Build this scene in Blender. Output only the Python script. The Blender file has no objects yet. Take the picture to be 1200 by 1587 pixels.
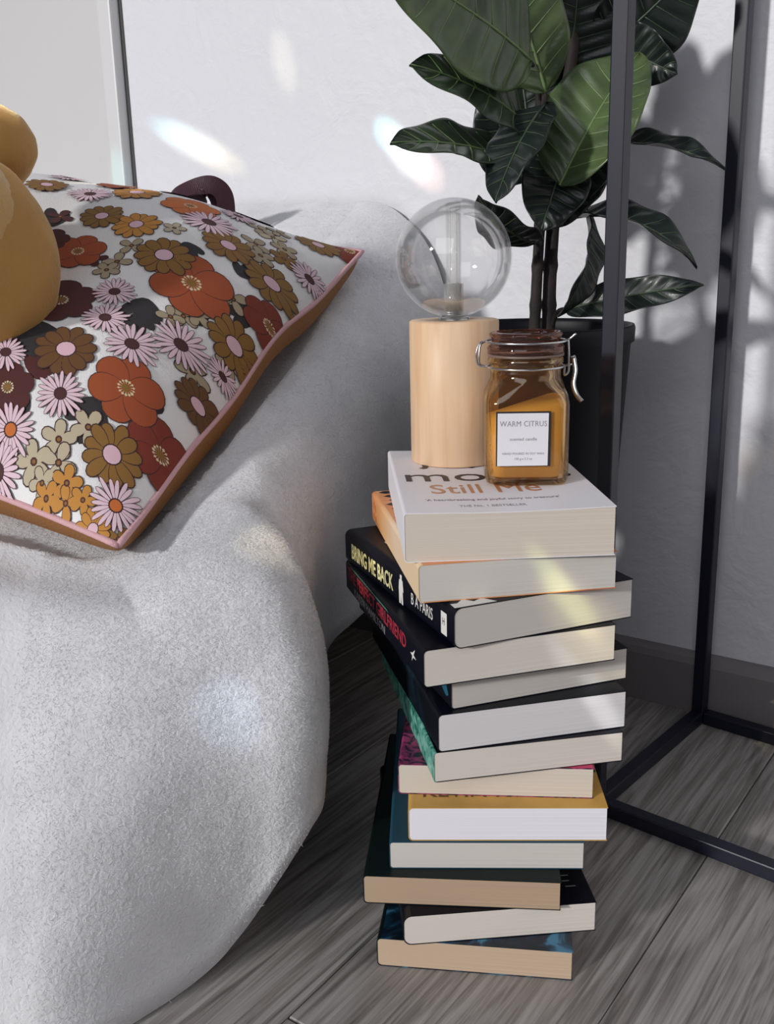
import bpy, bmesh, math, random
from math import sin, cos, pi, sqrt, radians, tan, atan2
from mathutils import Vector, Matrix, noise, Quaternion
random.seed(7)
S = bpy.context.scene
COL = S.collection

# ------------------------------------------------------------------ camera
F, TH, ROLL = 1500.0, math.atan((793.5 - 398) / 1500.0), radians(1.4)
cam = bpy.data.cameras.new('camera')
cam.sensor_fit = 'VERTICAL'; cam.sensor_height = 36.0; cam.lens = F / 1587.0 * 36.0
cam.clip_start = 0.02; cam.clip_end = 50
cam_ob = bpy.data.objects.new('camera', cam); COL.objects.link(cam_ob)
fw = Vector((0, cos(TH), -sin(TH))); rt = Vector((1, 0, 0)); up0 = rt.cross(fw)
r2 = rt * cos(ROLL) - up0 * sin(ROLL); u2 = r2.cross(fw)
cam_ob.matrix_world = Matrix(((r2.x, u2.x, -fw.x, 0), (r2.y, u2.y, -fw.y, 0), (r2.z, u2.z, -fw.z, 0.461), (0, 0, 0, 1)))
S.camera = cam_ob

# ------------------------------------------------------------------ world, lights, exposure
w = bpy.data.worlds.new('world'); S.world = w; w.use_nodes = True
bg = w.node_tree.nodes['Background']; bg.inputs[0].default_value = (0.80, 0.86, 1.0, 1); bg.inputs[1].default_value = 0.15
def aim(o, d): o.rotation_euler = Vector(d).to_track_quat('-Z', 'Y').to_euler()
sun = bpy.data.lights.new('sun', 'SUN'); sun.energy = 2.45; sun.angle = radians(4.5); sun.color = (1.0, 0.98, 0.95)
sun_ob = bpy.data.objects.new('sun', sun); COL.objects.link(sun_ob)
SUN_H, SUN_E = radians(50), radians(17)
aim(sun_ob, (sin(SUN_H) * cos(SUN_E), cos(SUN_H) * cos(SUN_E), -sin(SUN_E)))
def area(name, loc, target, sx, sy, power, col):
    l = bpy.data.lights.new(name, 'AREA'); l.shape = 'RECTANGLE'; l.size = sx; l.size_y = sy; l.energy = power; l.color = col
    o = bpy.data.objects.new(name, l); COL.objects.link(o); o.location = loc
    aim(o, Vector(target) - Vector(loc)); return o
area('window_light', (-0.9, -1.5, 1.5), (0.0, 0.8, 0.2), 1.6, 1.4, 15, (0.93, 0.96, 1.0))
def glint(loc, target, ang, blend, power, col, sx=1, sy=1, roll=0):
    # light thrown by a crystal hanging in the window
    l = bpy.data.lights.new('crystal_glint', 'SPOT'); l.energy = power; l.color = col
    l.spot_size = radians(ang); l.spot_blend = blend; l.shadow_soft_size = 0.003
    o = bpy.data.objects.new('crystal_glint', l); COL.objects.link(o); o.location = loc
    q = (Vector(target) - Vector(loc)).to_track_quat('-Z', 'Y') @ Quaternion((0, 0, 1), roll)
    o.rotation_mode = 'QUATERNION'; o.rotation_quaternion = q; o.scale = (sx, sy, 1)
    return o
area('bounce_fill', (1.3, -0.25, 0.95), (-0.05, 0.75, 0.40), 0.9, 0.9, 2.6, (1.0, 0.86, 0.72))  # added warm fill that brightens the bed's shaded side, no real lamp
CR = (-0.80, -0.55, 1.05)
for tg, an, pw, co, sx, sy, ro in (
        ((-0.262, 1.340, 0.622), 2.2, 5, (0.35, 0.95, 1.0), 1.7, 0.5, -0.45), ((-0.238, 1.323, 0.608), 2.6, 6, (1.0, 1.0, 0.95), 1.7, 0.5, -0.45), ((-0.208, 1.300, 0.590), 2.4, 5, (1.0, 0.85, 0.45), 1.6, 0.5, -0.45),
        ((-0.108, 1.228, 0.684), 1.8, 3, (1.0, 0.92, 0.60), 0.7, 1.5, 0.3),
        ((0.013, 1.139, 0.590), 1.6, 12, (0.40, 0.95, 1.0), 1.2, 0.7, -0.75), ((0.032, 1.125, 0.570), 2.0, 10, (1.0, 0.98, 0.95), 1.3, 0.7, -0.75), ((0.050, 1.112, 0.552), 1.8, 8, (1.0, 0.62, 0.50), 1.2, 0.7, -0.75),
        ((-0.350, 1.400, 0.575), 1.6, 4, (0.3, 1.0, 0.85), 0.8, 1.4, 0.0),
        ((-0.233, 0.980, 0.520), 2.6, 12, (1.0, 0.93, 0.72), 1.5, 0.6, -0.3), ((-0.183, 1.000, 0.530), 2.0, 10, (1.0, 0.98, 0.95), 1.4, 0.6, -0.3),
        ((0.118, 0.590, 0.246), 1.3, 5, (0.75, 1.0, 0.35), 0.5, 1.6, 0.5), ((0.124, 0.588, 0.238), 1.2, 5, (1.0, 0.85, 0.40), 0.5, 1.6, 0.5), ((0.130, 0.585, 0.222), 1.8, 5, (1.0, 0.88, 0.50), 0.8, 1.5, 0.5),
        ((0.134, 0.580, 0.174), 1.3, 6, (1.0, 0.99, 0.93), 0.45, 1.6, 0.5), ((0.116, 0.580, 0.200), 1.0, 4, (0.9, 0.95, 1.0), 0.45, 1.6, 0.5),
        ((-0.054, 0.640, 0.270), 2.2, 9, (1.0, 0.90, 0.62), 1.3, 0.9, 0.2), ((-0.105, 0.560, 0.185), 1.8, 4, (0.65, 0.80, 1.0), 0.8, 1.2, 0.0)):
    glint(CR, tg, an, 1.0, pw * 12, co, sx, sy, ro)
S.view_settings.view_transform = 'Standard'; S.view_settings.look = 'None'
S.view_settings.gamma = 1.0; S.view_settings.use_curve_mapping = False
S.view_settings.exposure = 0.0

# ------------------------------------------------------------------ materials
def srgb(h):
    if isinstance(h, str):
        h = [int(h[i:i + 2], 16) for i in (0, 2, 4)]
    return tuple(((c / 255) / 12.92 if c / 255 <= 0.04045 else ((c / 255 + 0.055) / 1.055) ** 2.4) for c in h)
MATS = {}
def mat(name, col, rough=0.6, bump=0.0, bscale=60.0, var=0.0, vscale=8.0, **kw):
    if name in MATS: return MATS[name]
    m = bpy.data.materials.new(name); m.use_nodes = True; MATS[name] = m
    nt = m.node_tree; b = nt.nodes['Principled BSDF']
    c = srgb(col) if isinstance(col, str) else col
    b.inputs['Base Color'].default_value = (*c, 1); b.inputs['Roughness'].default_value = rough
    for k, v in kw.items():
        b.inputs[k.replace('_', ' ')].default_value = v
    tc = nt.nodes.new('ShaderNodeTexCoord')
    if var:
        n = nt.nodes.new('ShaderNodeTexNoise'); n.inputs['Scale'].default_value = vscale; n.inputs['Detail'].default_value = 4
        nt.links.new(tc.outputs['Object'], n.inputs['Vector'])
        r = nt.nodes.new('ShaderNodeValToRGB')
        r.color_ramp.elements[0].position = 0.3; r.color_ramp.elements[1].position = 0.7
        r.color_ramp.elements[0].color = (*[x * (1 - var) for x in c], 1); r.color_ramp.elements[1].color = (*[min(1, x * (1 + var)) for x in c], 1)
        nt.links.new(n.outputs['Fac'], r.inputs['Fac']); nt.links.new(r.outputs['Color'], b.inputs['Base Color'])
    if bump:
        n = nt.nodes.new('ShaderNodeTexNoise'); n.inputs['Scale'].default_value = bscale; n.inputs['Detail'].default_value = 3
        nt.links.new(tc.outputs['Object'], n.inputs['Vector'])
        bp = nt.nodes.new('ShaderNodeBump'); bp.inputs['Strength'].default_value = bump; bp.inputs['Distance'].default_value = 0.002
        nt.links.new(n.outputs['Fac'], bp.inputs['Height']); nt.links.new(bp.outputs['Normal'], b.inputs['Normal'])
    return m

def ramp(nt, stops):
    r = nt.nodes.new('ShaderNodeValToRGB'); e = r.color_ramp.elements
    while len(e) < len(stops): e.new(0.5)
    for i, (p, c) in enumerate(stops):
        e[i].position = p; e[i].color = (*srgb(c), 1) if isinstance(c, str) else (*c, 1)
    return r

def thin(name, tcol, gloss, dcol, dif, fres=0.55):
    # thin-walled glass: tinted see-through, clear reflections by angle, a share of diffuse colour
    m = bpy.data.materials.new(name); m.use_nodes = True; nt = m.node_tree; MATS[name] = m
    out = nt.nodes['Material Output']; nt.nodes.remove(nt.nodes['Principled BSDF'])
    tr = nt.nodes.new('ShaderNodeBsdfTransparent'); tr.inputs[0].default_value = (*tcol, 1)
    gl = nt.nodes.new('ShaderNodeBsdfGlossy'); gl.inputs['Roughness'].default_value = 0.03; gl.inputs['Color'].default_value = (1, 1, 1, 1)
    df = nt.nodes.new('ShaderNodeBsdfDiffuse'); df.inputs['Color'].default_value = (*dcol, 1)
    lw = nt.nodes.new('ShaderNodeLayerWeight'); lw.inputs['Blend'].default_value = 0.25
    ml = nt.nodes.new('ShaderNodeMath'); ml.operation = 'MULTIPLY_ADD'; ml.inputs[1].default_value = fres; ml.inputs[2].default_value = gloss; ml.use_clamp = True
    nt.links.new(lw.outputs['Fresnel'], ml.inputs[0])
    m1 = nt.nodes.new('ShaderNodeMixShader'); m1.inputs[0].default_value = dif; nt.links.new(tr.outputs[0], m1.inputs[1]); nt.links.new(df.outputs[0], m1.inputs[2])
    m2 = nt.nodes.new('ShaderNodeMixShader'); nt.links.new(ml.outputs[0], m2.inputs[0]); nt.links.new(m1.outputs[0], m2.inputs[1]); nt.links.new(gl.outputs[0], m2.inputs[2])
    nt.links.new(m2.outputs[0], out.inputs['Surface']); return m

# plaster wall
def plaster():
    m = bpy.data.materials.new('white_plaster'); m.use_nodes = True; nt = m.node_tree; b = nt.nodes['Principled BSDF']
    b.inputs['Base Color'].default_value = (*srgb('d4d4da'), 1); b.inputs['Roughness'].default_value = 0.55
    tc = nt.nodes.new('ShaderNodeTexCoord')
    n = nt.nodes.new('ShaderNodeTexNoise'); n.inputs['Scale'].default_value = 22; n.inputs['Detail'].default_value = 5; n.inputs['Distortion'].default_value = 1.2
    n2 = nt.nodes.new('ShaderNodeTexNoise'); n2.inputs['Scale'].default_value = 90; n2.inputs['Detail'].default_value = 3
    ad = nt.nodes.new('ShaderNodeMath'); ad.operation = 'MULTIPLY_ADD'; ad.inputs[1].default_value = 0.35
    bp = nt.nodes.new('ShaderNodeBump'); bp.inputs['Strength'].default_value = 0.55; bp.inputs['Distance'].default_value = 0.004
    nt.links.new(tc.outputs['Object'], n.inputs['Vector']); nt.links.new(tc.outputs['Object'], n2.inputs['Vector'])
    nt.links.new(n2.outputs['Fac'], ad.inputs[0]); nt.links.new(n.outputs['Fac'], ad.inputs[2])
    nt.links.new(ad.outputs[0], bp.inputs['Height']); nt.links.new(bp.outputs['Normal'], b.inputs['Normal'])
    return m
def oak():
    m = bpy.data.materials.new('grey_oak_laminate'); m.use_nodes = True; nt = m.node_tree; b = nt.nodes['Principled BSDF']
    tc = nt.nodes.new('ShaderNodeTexCoord'); oi = nt.nodes.new('ShaderNodeObjectInfo')
    off = nt.nodes.new('ShaderNodeVectorMath'); off.operation = 'SCALE'; off.inputs[0].default_value = (7.3, 31.7, 3.1)
    nt.links.new(oi.outputs['Random'], off.inputs['Scale'])
    ad = nt.nodes.new('ShaderNodeVectorMath'); ad.operation = 'ADD'
    nt.links.new(tc.outputs['Object'], ad.inputs[0]); nt.links.new(off.outputs[0], ad.inputs[1])
    mp = nt.nodes.new('ShaderNodeMapping'); mp.inputs['Scale'].default_value = (95, 3.2, 1)
    nt.links.new(ad.outputs[0], mp.inputs['Vector'])
    n = nt.nodes.new('ShaderNodeTexNoise'); n.inputs['Scale'].default_value = 2.2; n.inputs['Detail'].default_value = 7; n.inputs['Roughness'].default_value = 0.62; n.inputs['Distortion'].default_value = 0.9
    nt.links.new(mp.outputs[0], n.inputs['Vector'])
    mp2 = nt.nodes.new('ShaderNodeMapping'); mp2.inputs['Scale'].default_value = (9, 1.1, 1)
    nt.links.new(ad.outputs[0], mp2.inputs['Vector'])
    n2 = nt.nodes.new('ShaderNodeTexNoise'); n2.inputs['Scale'].default_value = 1.6; n2.inputs['Detail'].default_value = 3; n2.inputs['Distortion'].default_value = 1.5
    nt.links.new(mp2.outputs[0], n2.inputs['Vector'])
    # cathedral figure
    sc = nt.nodes.new('ShaderNodeMath'); sc.operation = 'MULTIPLY'; sc.inputs[1].default_value = 60
    sn = nt.nodes.new('ShaderNodeMath'); sn.operation = 'SINE'
    nt.links.new(n2.outputs['Fac'], sc.inputs[0]); nt.links.new(sc.outputs[0], sn.inputs[0])
    mx = nt.nodes.new('ShaderNodeMath'); mx.operation = 'MULTIPLY_ADD'; mx.inputs[1].default_value = 0.045
    nt.links.new(sn.outputs[0], mx.inputs[0]); nt.links.new(n.outputs['Fac'], mx.inputs[2])
    r = ramp(nt, [(0.24, '4e4a48'), (0.44, '7f7a77'), (0.56, '969290'), (0.76, 'aeaaa7')])
    nt.links.new(mx.outputs[0], r.inputs['Fac'])
    hs = nt.nodes.new('ShaderNodeHueSaturation'); mr = nt.nodes.new('ShaderNodeMapRange')
    mr.inputs['To Min'].default_value = 0.86; mr.inputs['To Max'].default_value = 1.06
    nt.links.new(oi.outputs['Random'], mr.inputs['Value']); nt.links.new(mr.outputs[0], hs.inputs['Value'])
    nt.links.new(r.outputs['Color'], hs.inputs['Color']); nt.links.new(hs.outputs['Color'], b.inputs['Base Color'])
    b.inputs['Roughness'].default_value = 0.5
    bp = nt.nodes.new('ShaderNodeBump'); bp.inputs['Strength'].default_value = 0.35; bp.inputs['Distance'].default_value = 0.001
    nt.links.new(mx.outputs[0], bp.inputs['Height']); nt.links.new(bp.outputs['Normal'], b.inputs['Normal'])
    return m
M_wall = plaster(); M_floor = oak()
M_base = mat('baseboard_grey', '7b7678', 0.55, 0.1)
M_door = mat('white_lacquer', 'c9c7c8', 0.35)
M_trim = mat('white_trim', 'cfced0', 0.4)
M_black = mat('black_powder_coat', '0c1022', 0.42)
M_pot = mat('black_plastic_pot', '04060f', 0.5, Specular_IOR_Level=0.25)
M_soil = mat('dark_soil', '2a2320', 0.95, 1.0, 120)

# ------------------------------------------------------------------ object helpers
def link(name, me, parent=None, mt=None, smooth=False):
    o = bpy.data.objects.new(name, me); COL.objects.link(o)
    if parent is not None: o.parent = parent
    if mt is not None:
        for x in (mt if isinstance(mt, (list, tuple)) else [mt]): me.materials.append(x)
    if smooth:
        for p in me.polygons: p.use_smooth = True
    return o
def obj(name, bm, mt, parent=None, smooth=False, kind=None):
    me = bpy.data.meshes.new(name); bm.normal_update(); bm.to_mesh(me); bm.free()
    o = link(name, me, parent, mt, smooth)
    if kind: o['kind'] = kind
    return o
def pyobj(name, vs, fs, mt, parent=None, smooth=True, kind=None, mi=None):
    me = bpy.data.meshes.new(name); me.from_pydata([tuple(v) for v in vs], [], fs); me.update()
    o = link(name, me, parent, mt, smooth)
    if mi: me.polygons.foreach_set('material_index', mi)
    if kind: o['kind'] = kind
    return o
def thing(name, label, cat, loc=(0, 0, 0), rz=0, group=None):
    o = bpy.data.objects.new(name, None); COL.objects.link(o); o.empty_display_size = 0.03
    o.location = loc; o.rotation_euler = (0, 0, rz); o['label'] = label; o['category'] = cat
    if group: o['group'] = group
    return o
def add_box(bm, x0, x1, y0, y1, z0, z1, bev=0.0, seg=2):
    vs = [bm.verts.new((x, y, z)) for x in (x0, x1) for y in (y0, y1) for z in (z0, z1)]
    q = lambda *i: bm.faces.new([vs[k] for k in i])
    fs = [q(0, 1, 3, 2), q(4, 6, 7, 5), q(0, 4, 5, 1), q(2, 3, 7, 6), q(0, 2, 6, 4), q(1, 5, 7, 3)]
    if bev:
        es = list({e for f in fs for e in f.edges})
        bmesh.ops.bevel(bm, geom=es, offset=bev, segments=seg, affect='EDGES', profile=0.5)
def box_bm(*a, **k):
    bm = bmesh.new(); add_box(bm, *a, **k); return bm
def lathe(prof, n=48, cap0=True, cap1=True):
    bm = bmesh.new(); rings = []
    for r, z in prof:
        rings.append([bm.verts.new((r * cos(2 * pi * i / n), r * sin(2 * pi * i / n), z)) for i in range(n)])
    for a, b in zip(rings, rings[1:]):
        for i in range(n): bm.faces.new((a[i], a[(i + 1) % n], b[(i + 1) % n], b[i]))
    if cap0: bm.faces.new(rings[0][::-1])
    if cap1: bm.faces.new(rings[-1])
    return bm
def add_tube(bm, pts, rad, n=8, caps=True):
    pts = [Vector(p) for p in pts]; rr = rad if isinstance(rad, (list, tuple)) else [rad] * len(pts)
    prev = None; rings = []
    for i, p in enumerate(pts):
        t = (pts[min(i + 1, len(pts) - 1)] - pts[max(i - 1, 0)]).normalized()
        if prev is None:
            a = t.cross(Vector((0, 0, 1)));
            if a.length < 1e-3: a = t.cross(Vector((1, 0, 0)))
            a.normalize()
        else:
            a = prev - t * prev.dot(t); a.normalize()
        prev = a; b = t.cross(a)
        rings.append([bm.verts.new(p + (a * cos(2 * pi * k / n) + b * sin(2 * pi * k / n)) * rr[i]) for k in range(n)])
    for A, B in zip(rings, rings[1:]):
        for k in range(n): bm.faces.new((A[k], A[(k + 1) % n], B[(k + 1) % n], B[k]))
    if caps: bm.faces.new(rings[0][::-1]); bm.faces.new(rings[-1])
def tube_bm(pts, rad, n=8):
    bm = bmesh.new(); add_tube(bm, pts, rad, n); bmesh.ops.recalc_face_normals(bm, faces=bm.faces); return bm
def spline(ctrl, n=12):
    ctrl = [Vector(c) for c in ctrl]; c = [ctrl[0] * 2 - ctrl[1]] + ctrl + [ctrl[-1] * 2 - ctrl[-2]]; out = []
    for i in range(1, len(c) - 2):
        for k in range(n):
            t = k / n; p0, p1, p2, p3 = c[i - 1], c[i], c[i + 1], c[i + 2]
            out.append(0.5 * ((2 * p1) + (-p0 + p2) * t + (2 * p0 - 5 * p1 + 4 * p2 - p3) * t * t + (-p0 + 3 * p1 - 3 * p2 + p3) * t ** 3))
    out.append(ctrl[-1]); return out
def rounded_rect(hx, hy, r, n=6):
    out = []
    for cx, cy, a0 in ((hx - r, hy - r, 0), (-hx + r, hy - r, 90), (-hx + r, -hy + r, 180), (hx - r, -hy + r, 270)):
        for k in range(n + 1):
            a = radians(a0 + 90 * k / n); out.append((cx + r * cos(a), cy + r * sin(a)))
    return out
def text_part(name, body, size, mt, parent, mw, sx=1.0, ext=0.00006, bold=0.0, align='LEFT', spacing=1.0):
    cu = bpy.data.curves.new(name, 'FONT'); cu.body = body; cu.size = size; cu.extrude = ext; cu.resolution_u = 3
    cu.align_x = align; cu.offset = bold; cu.space_character = spacing
    t = bpy.data.objects.new('tmp', cu); COL.objects.link(t)
    dg = bpy.context.evaluated_depsgraph_get(); me = bpy.data.meshes.new_from_object(t.evaluated_get(dg))
    bpy.data.objects.remove(t); me.transform(Matrix.Diagonal((sx, 1, 1, 1))); me.transform(mw); me.name = name
    me.materials.clear()
    return link(name, me, parent, mt)
def sm(x, a, b):
    t = max(0.0, min(1.0, (x - a) / (b - a))); return t * t * (3 - 2 * t)

# ------------------------------------------------------------------ room frame: n = into the wall, u = along the wall
HW = radians(36); NW = Vector((sin(HW), cos(HW), 0)); UW = Vector((-cos(HW), sin(HW), 0)); PW = 0.93
ROOM = Matrix(((-UW.x, NW.x, 0, 0), (-UW.y, NW.y, 0, 0), (0, 0, 1, 0), (0, 0, 0, 1)))   # local x = -u (right), y = n
def room_obj(name, bm, mt, kind='structure', parent=None, smooth=False):
    o = obj(name, bm, mt, parent, smooth, kind); o.matrix_world = ROOM; return o
wall = room_obj('wall_back', box_bm(-2.6, 2.2, PW, PW + 0.1, 0, 2.4), M_wall)
wall['label'] = 'white rough plastered wall behind plant and bed'
sk = bmesh.new()
prof = [(PW, 0.0), (PW - 0.012, 0.0), (PW - 0.012, 0.052), (PW - 0.0095, 0.0585), (PW - 0.005, 0.062), (PW, 0.063)]
ra = [sk.verts.new((-1.075, y, z)) for y, z in prof]; rb = [sk.verts.new((2.2, y, z)) for y, z in prof]
for i in range(len(prof)):
    j = (i + 1) % len(prof); sk.faces.new((ra[i], rb[i], rb[j], ra[j]))
sk.faces.new(ra[::-1]); sk.faces.new(rb); bmesh.ops.recalc_face_normals(sk, faces=sk.faces)
room_obj('baseboard_back', sk, M_base)
# door set in the left end of the wall: trim strip, dark strip standing in for the shaded gap, flush door leaf
M_gap = mat('shadow_gap', '6a6866', 0.9)
room_obj('door_1', box_bm(-2.3, -1.116, PW - 0.012, PW - 0.001, 0.004, 2.1, bev=0.0015), M_door)
room_obj('trim_1', box_bm(-1.112, -1.086, PW - 0.018, PW - 0.001, 0, 2.15, bev=0.003), M_trim)
room_obj('gap_shade_strip', box_bm(-1.0855, -1.0825, PW - 0.003, PW - 0.0005, 0, 2.15), M_gap)

# floor base and planks
fl = obj('floor', box_bm(-2.2, 2.2, -2.0, PW + 0.1, -0.05, -0.004), mat('underlay', '151414', 0.9)); fl['kind'] = 'structure'; fl.matrix_world = ROOM
PWD = 0.163
pm_bm = box_bm(0.0004, PWD - 0.0004, 0.0004, 1.1996, -0.006, 0, bev=0.0012, seg=1)
pme = bpy.data.meshes.new('plank'); pm_bm.to_mesh(pme); pm_bm.free(); pme.materials.append(M_floor)
for i in range(-9, 11):
    st = (-0.37 * i) % 1.2
    for k in range(-2, 2):
        y0 = k * 1.2 + st
        if y0 > PW + 0.05: continue
        if i in (-1,0,1,2) and False: pass
        o = bpy.data.objects.new('plank', pme); COL.objects.link(o); o.parent = fl
        o.location = (-0.193 + i * PWD, y0, 0)
# ------------------------------------------------------------------ bed with fleece throw
#PILLOW-BEGIN
PA, PB, PD, PC = Vector((-0.180, 0.620, 0.279)), Vector((-0.018, 0.975, 0.466)), Vector((-0.585, 0.751, 0.372)), Vector((-0.423, 1.106, 0.556))
def pil(u, v, side=1):
    e = 0.07
    uu = u * (1 - e * (1 - v * v)); vv = v * (1 - e * (0.45 if v < 0 else 1) * (1 - u * u))
    a, b = (1 + uu) / 2, (1 + vv) / 2
    P = PA * (1 - a) * (1 - b) + PB * a * (1 - b) + PD * (1 - a) * b + PC * a * b
    n = (PB - PA).cross(PD - PA).normalized()
    m = max(0.0, (1 - u * u)) * max(0.0, (1 - v * v))
    h = 0.076 * (1 - (1 - m) ** 2) ** 0.74 if side > 0 else 0.064 * m ** 0.27
    h *= 1 + 0.05 * sin(5 * u + 2 * v) + 0.04 * sin(7 * v - 3 * u)
    wv = 0.005 * sin(3.2 * u + 1.0) * (1 - u * u) * (v < 0) * v * v + 0.004 * sin(8 * u) * v * v * (1 - u * u)
    return P + n * (h * side + wv)
#PILLOW-END
L0 = Vector((-0.122, 0.419, 0)); DL = Vector((sin(radians(20.4)), cos(radians(20.4)), 0)); PL = Vector((DL.y, -DL.x, 0))
def tmax(w): return (PW - 0.008 - (L0 - PL * w).dot(NW)) / DL.dot(NW)
def ztop(P):
    q = (P.dot(NW) - 0.42) * 0.5; return 0.272 + 0.5 * (q + sqrt(q * q + 0.0004))
def side(t):
    o = 0.048 * sm(t, 0.2, 0.31); return L0 + DL * t - PL * o
tw_ = tmax(0.048); oc, ic, zc_ = [], [], []
for k in range(7):
    t = tw_ + (0.27 - tw_) * k / 6; oc.append(side(t)); ti = tmax(0.17) if k == 0 else t; ic.append(L0 + DL * (ti + 0.0) - PL * 0.168); zc_.append(0.15)
for o_, i_, z_ in (((-.047, .632), (-.160, .690), .125), ((-.046, .603), (-.158, .676), .094), ((-.056, .582), (-.156, .666), .084), ((-.075, .571), (-.158, .658), .060),
                   ((-.103, .566), (-.165, .652), .024), ((-.132, .563), (-.180, .648), .004), ((-.18, .560), (-.21, .645), .002), ((-.27, .558), (-.28, .640), .002), ((-.5, .56), (-.5, .64), .002), ((-.85, .56), (-.85, .64), .002), ((-1.3, .56), (-1.3, .66), .002)):
    oc.append(Vector((*o_, 0))); ic.append(Vector((*i_, 0))); zc_.append(z_)
OS = spline(oc, 22); IS = spline(ic, 22); ZS = [v.x for v in spline([(z_, 0, 0) for z_ in zc_], 22)]
KC = Vector((-1.12, 1.93, 0)); KC -= NW * (KC.dot(NW) - (PW - 0.01))
NS_ = len(OS) - 1; NA, NB = 64, 90
pnn = (PB - PA).cross(PD - PA).normalized()
def under_cushion(P):
    # height of the cushion's underside above P and how far P lies inside its outline
    q = P - PA; e1, e2 = PB - PA, PD - PA
    a11, a12, a22 = e1.x * e1.x + e1.y * e1.y, e1.x * e2.x + e1.y * e2.y, e2.x * e2.x + e2.y * e2.y
    b1, b2 = q.x * e1.x + q.y * e1.y, q.x * e2.x + q.y * e2.y; dt = a11 * a22 - a12 * a12
    a_, b_2 = (b1 * a22 - b2 * a12) / dt, (b2 * a11 - b1 * a12) / dt
    u, v = 2 * a_ - 1, 2 * b_2 - 1; z = PA.z + e1.z * a_ + e2.z * b_2
    m = max(0.02, max(0, 1 - u * u) * max(0, 1 - v * v)); return z - 0.072 * m ** 0.30, max(abs(u), abs(v))
def bed_pt(i, a):
    O, I = OS[i], IS[i]
    if a <= 1:
        ph = a * pi / 2; P = O.lerp(I, 1 - cos(ph) ** 0.78); zh = ZS[i]; z = zh + (ztop(I) - zh) * sin(ph) ** 0.78
        z += (ztop(P) - ztop(I)) * sin(ph) ** 3
    else:
        k = (a - 1) ** 1.6; P = I.lerp(KC, k * 0.98); z = ztop(P)
    q = Vector((P.x, P.y, z))
    d = 0.010 * noise.noise(q * 7) + 0.0022 * noise.noise(q * 22) + 0.0004 * noise.noise(q * 90)
    d += 0.005 * noise.noise(Vector((P.x * 14 + z * 5, P.y * 6, 3.3)))
    out = (O - I).normalized(); P = P + out * (d * (1 - sm(a, 0.3, 1.0)))
    if a < 1: P = P + out * (0.012 * sin(a * pi)) + Vector((-0.1, -1, 0)) * (0.085 * sm(-P.x, 0.085, 0.21) * (1 - sin(a * pi / 2)) ** 0.9)
    z2 = z + d * sm(a, 0.1, 1)
    zu, mm = under_cushion(P); f = 1 - sm(mm, 0.98, 1.30)
    if zu - 0.003 < z2: z2 += (zu - 0.003 - z2) * f
    if P.dot(NW) > PW - 0.004: P = P - NW * (P.dot(NW) - PW + 0.004)
    return Vector((P.x, P.y, z2))
vs = []; rows = []
for ia in range(NA + NB + 1):
    a = ia / NA if ia <= NA else 1 + (ia - NA) / NB
    rows.append(list(range(len(vs), len(vs) + NS_ + 1))); vs += [bed_pt(i, a) for i in range(NS_ + 1)]
for wi, zz in ((0.006, -0.002), (0.03, 0.004), (0.14, 0.02)):   # turned in under the hem
    row = []
    for i in range(NS_ + 1):
        v = vs[rows[0][i]]; d_ = (IS[i] - OS[i]).normalized(); row.append(len(vs)); vs.append(Vector((v.x + d_.x * wi, v.y + d_.y * wi, max(0.001, v.z + zz))))
    rows.append(row)
order = [rows[-1], rows[-2], rows[-3]] + rows[:NA + NB + 1]
fs = []
for A, B in zip(order, order[1:]):
    for k in range(NS_): fs.append((A[k + 1], A[k], B[k], B[k + 1]))
def fleece():
    m = mat('white_fleece', 'd8d8dc', 0.95, 0.0, var=0.05, vscale=30, Sheen_Weight=0.35, Sheen_Roughness=0.5)
    nt = m.node_tree; b = nt.nodes['Principled BSDF']; tc = nt.nodes.new('ShaderNodeTexCoord')
    n = nt.nodes.new('ShaderNodeTexNoise'); n.inputs['Scale'].default_value = 260; n.inputs['Detail'].default_value = 4; n.inputs['Distortion'].default_value = 0.8
    n2 = nt.nodes.new('ShaderNodeTexNoise'); n2.inputs['Scale'].default_value = 60; n2.inputs['Detail'].default_value = 3
    ad = nt.nodes.new('ShaderNodeMath'); ad.operation = 'MULTIPLY_ADD'; ad.inputs[1].default_value = 0.7
    bp = nt.nodes.new('ShaderNodeBump'); bp.inputs['Strength'].default_value = 0.38; bp.inputs['Distance'].default_value = 0.0025
    nt.links.new(tc.outputs['Object'], n.inputs['Vector']); nt.links.new(tc.outputs['Object'], n2.inputs['Vector'])
    nt.links.new(n2.outputs['Fac'], ad.inputs[0]); nt.links.new(n.outputs['Fac'], ad.inputs[2])
    nt.links.new(ad.outputs[0], bp.inputs['Height']); nt.links.new(bp.outputs['Normal'], b.inputs['Normal'])
    return m
M_fl = fleece()
bed = thing('bed', 'low bed under a thick white fleece throw hanging over its side', 'bed', (-0.6, 0.4, 0))
inv = Matrix.Translation((0.6, -0.4, 0))
thr = pyobj('fleece_throw', [inv @ v for v in vs], fs, M_fl, bed)
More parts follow.
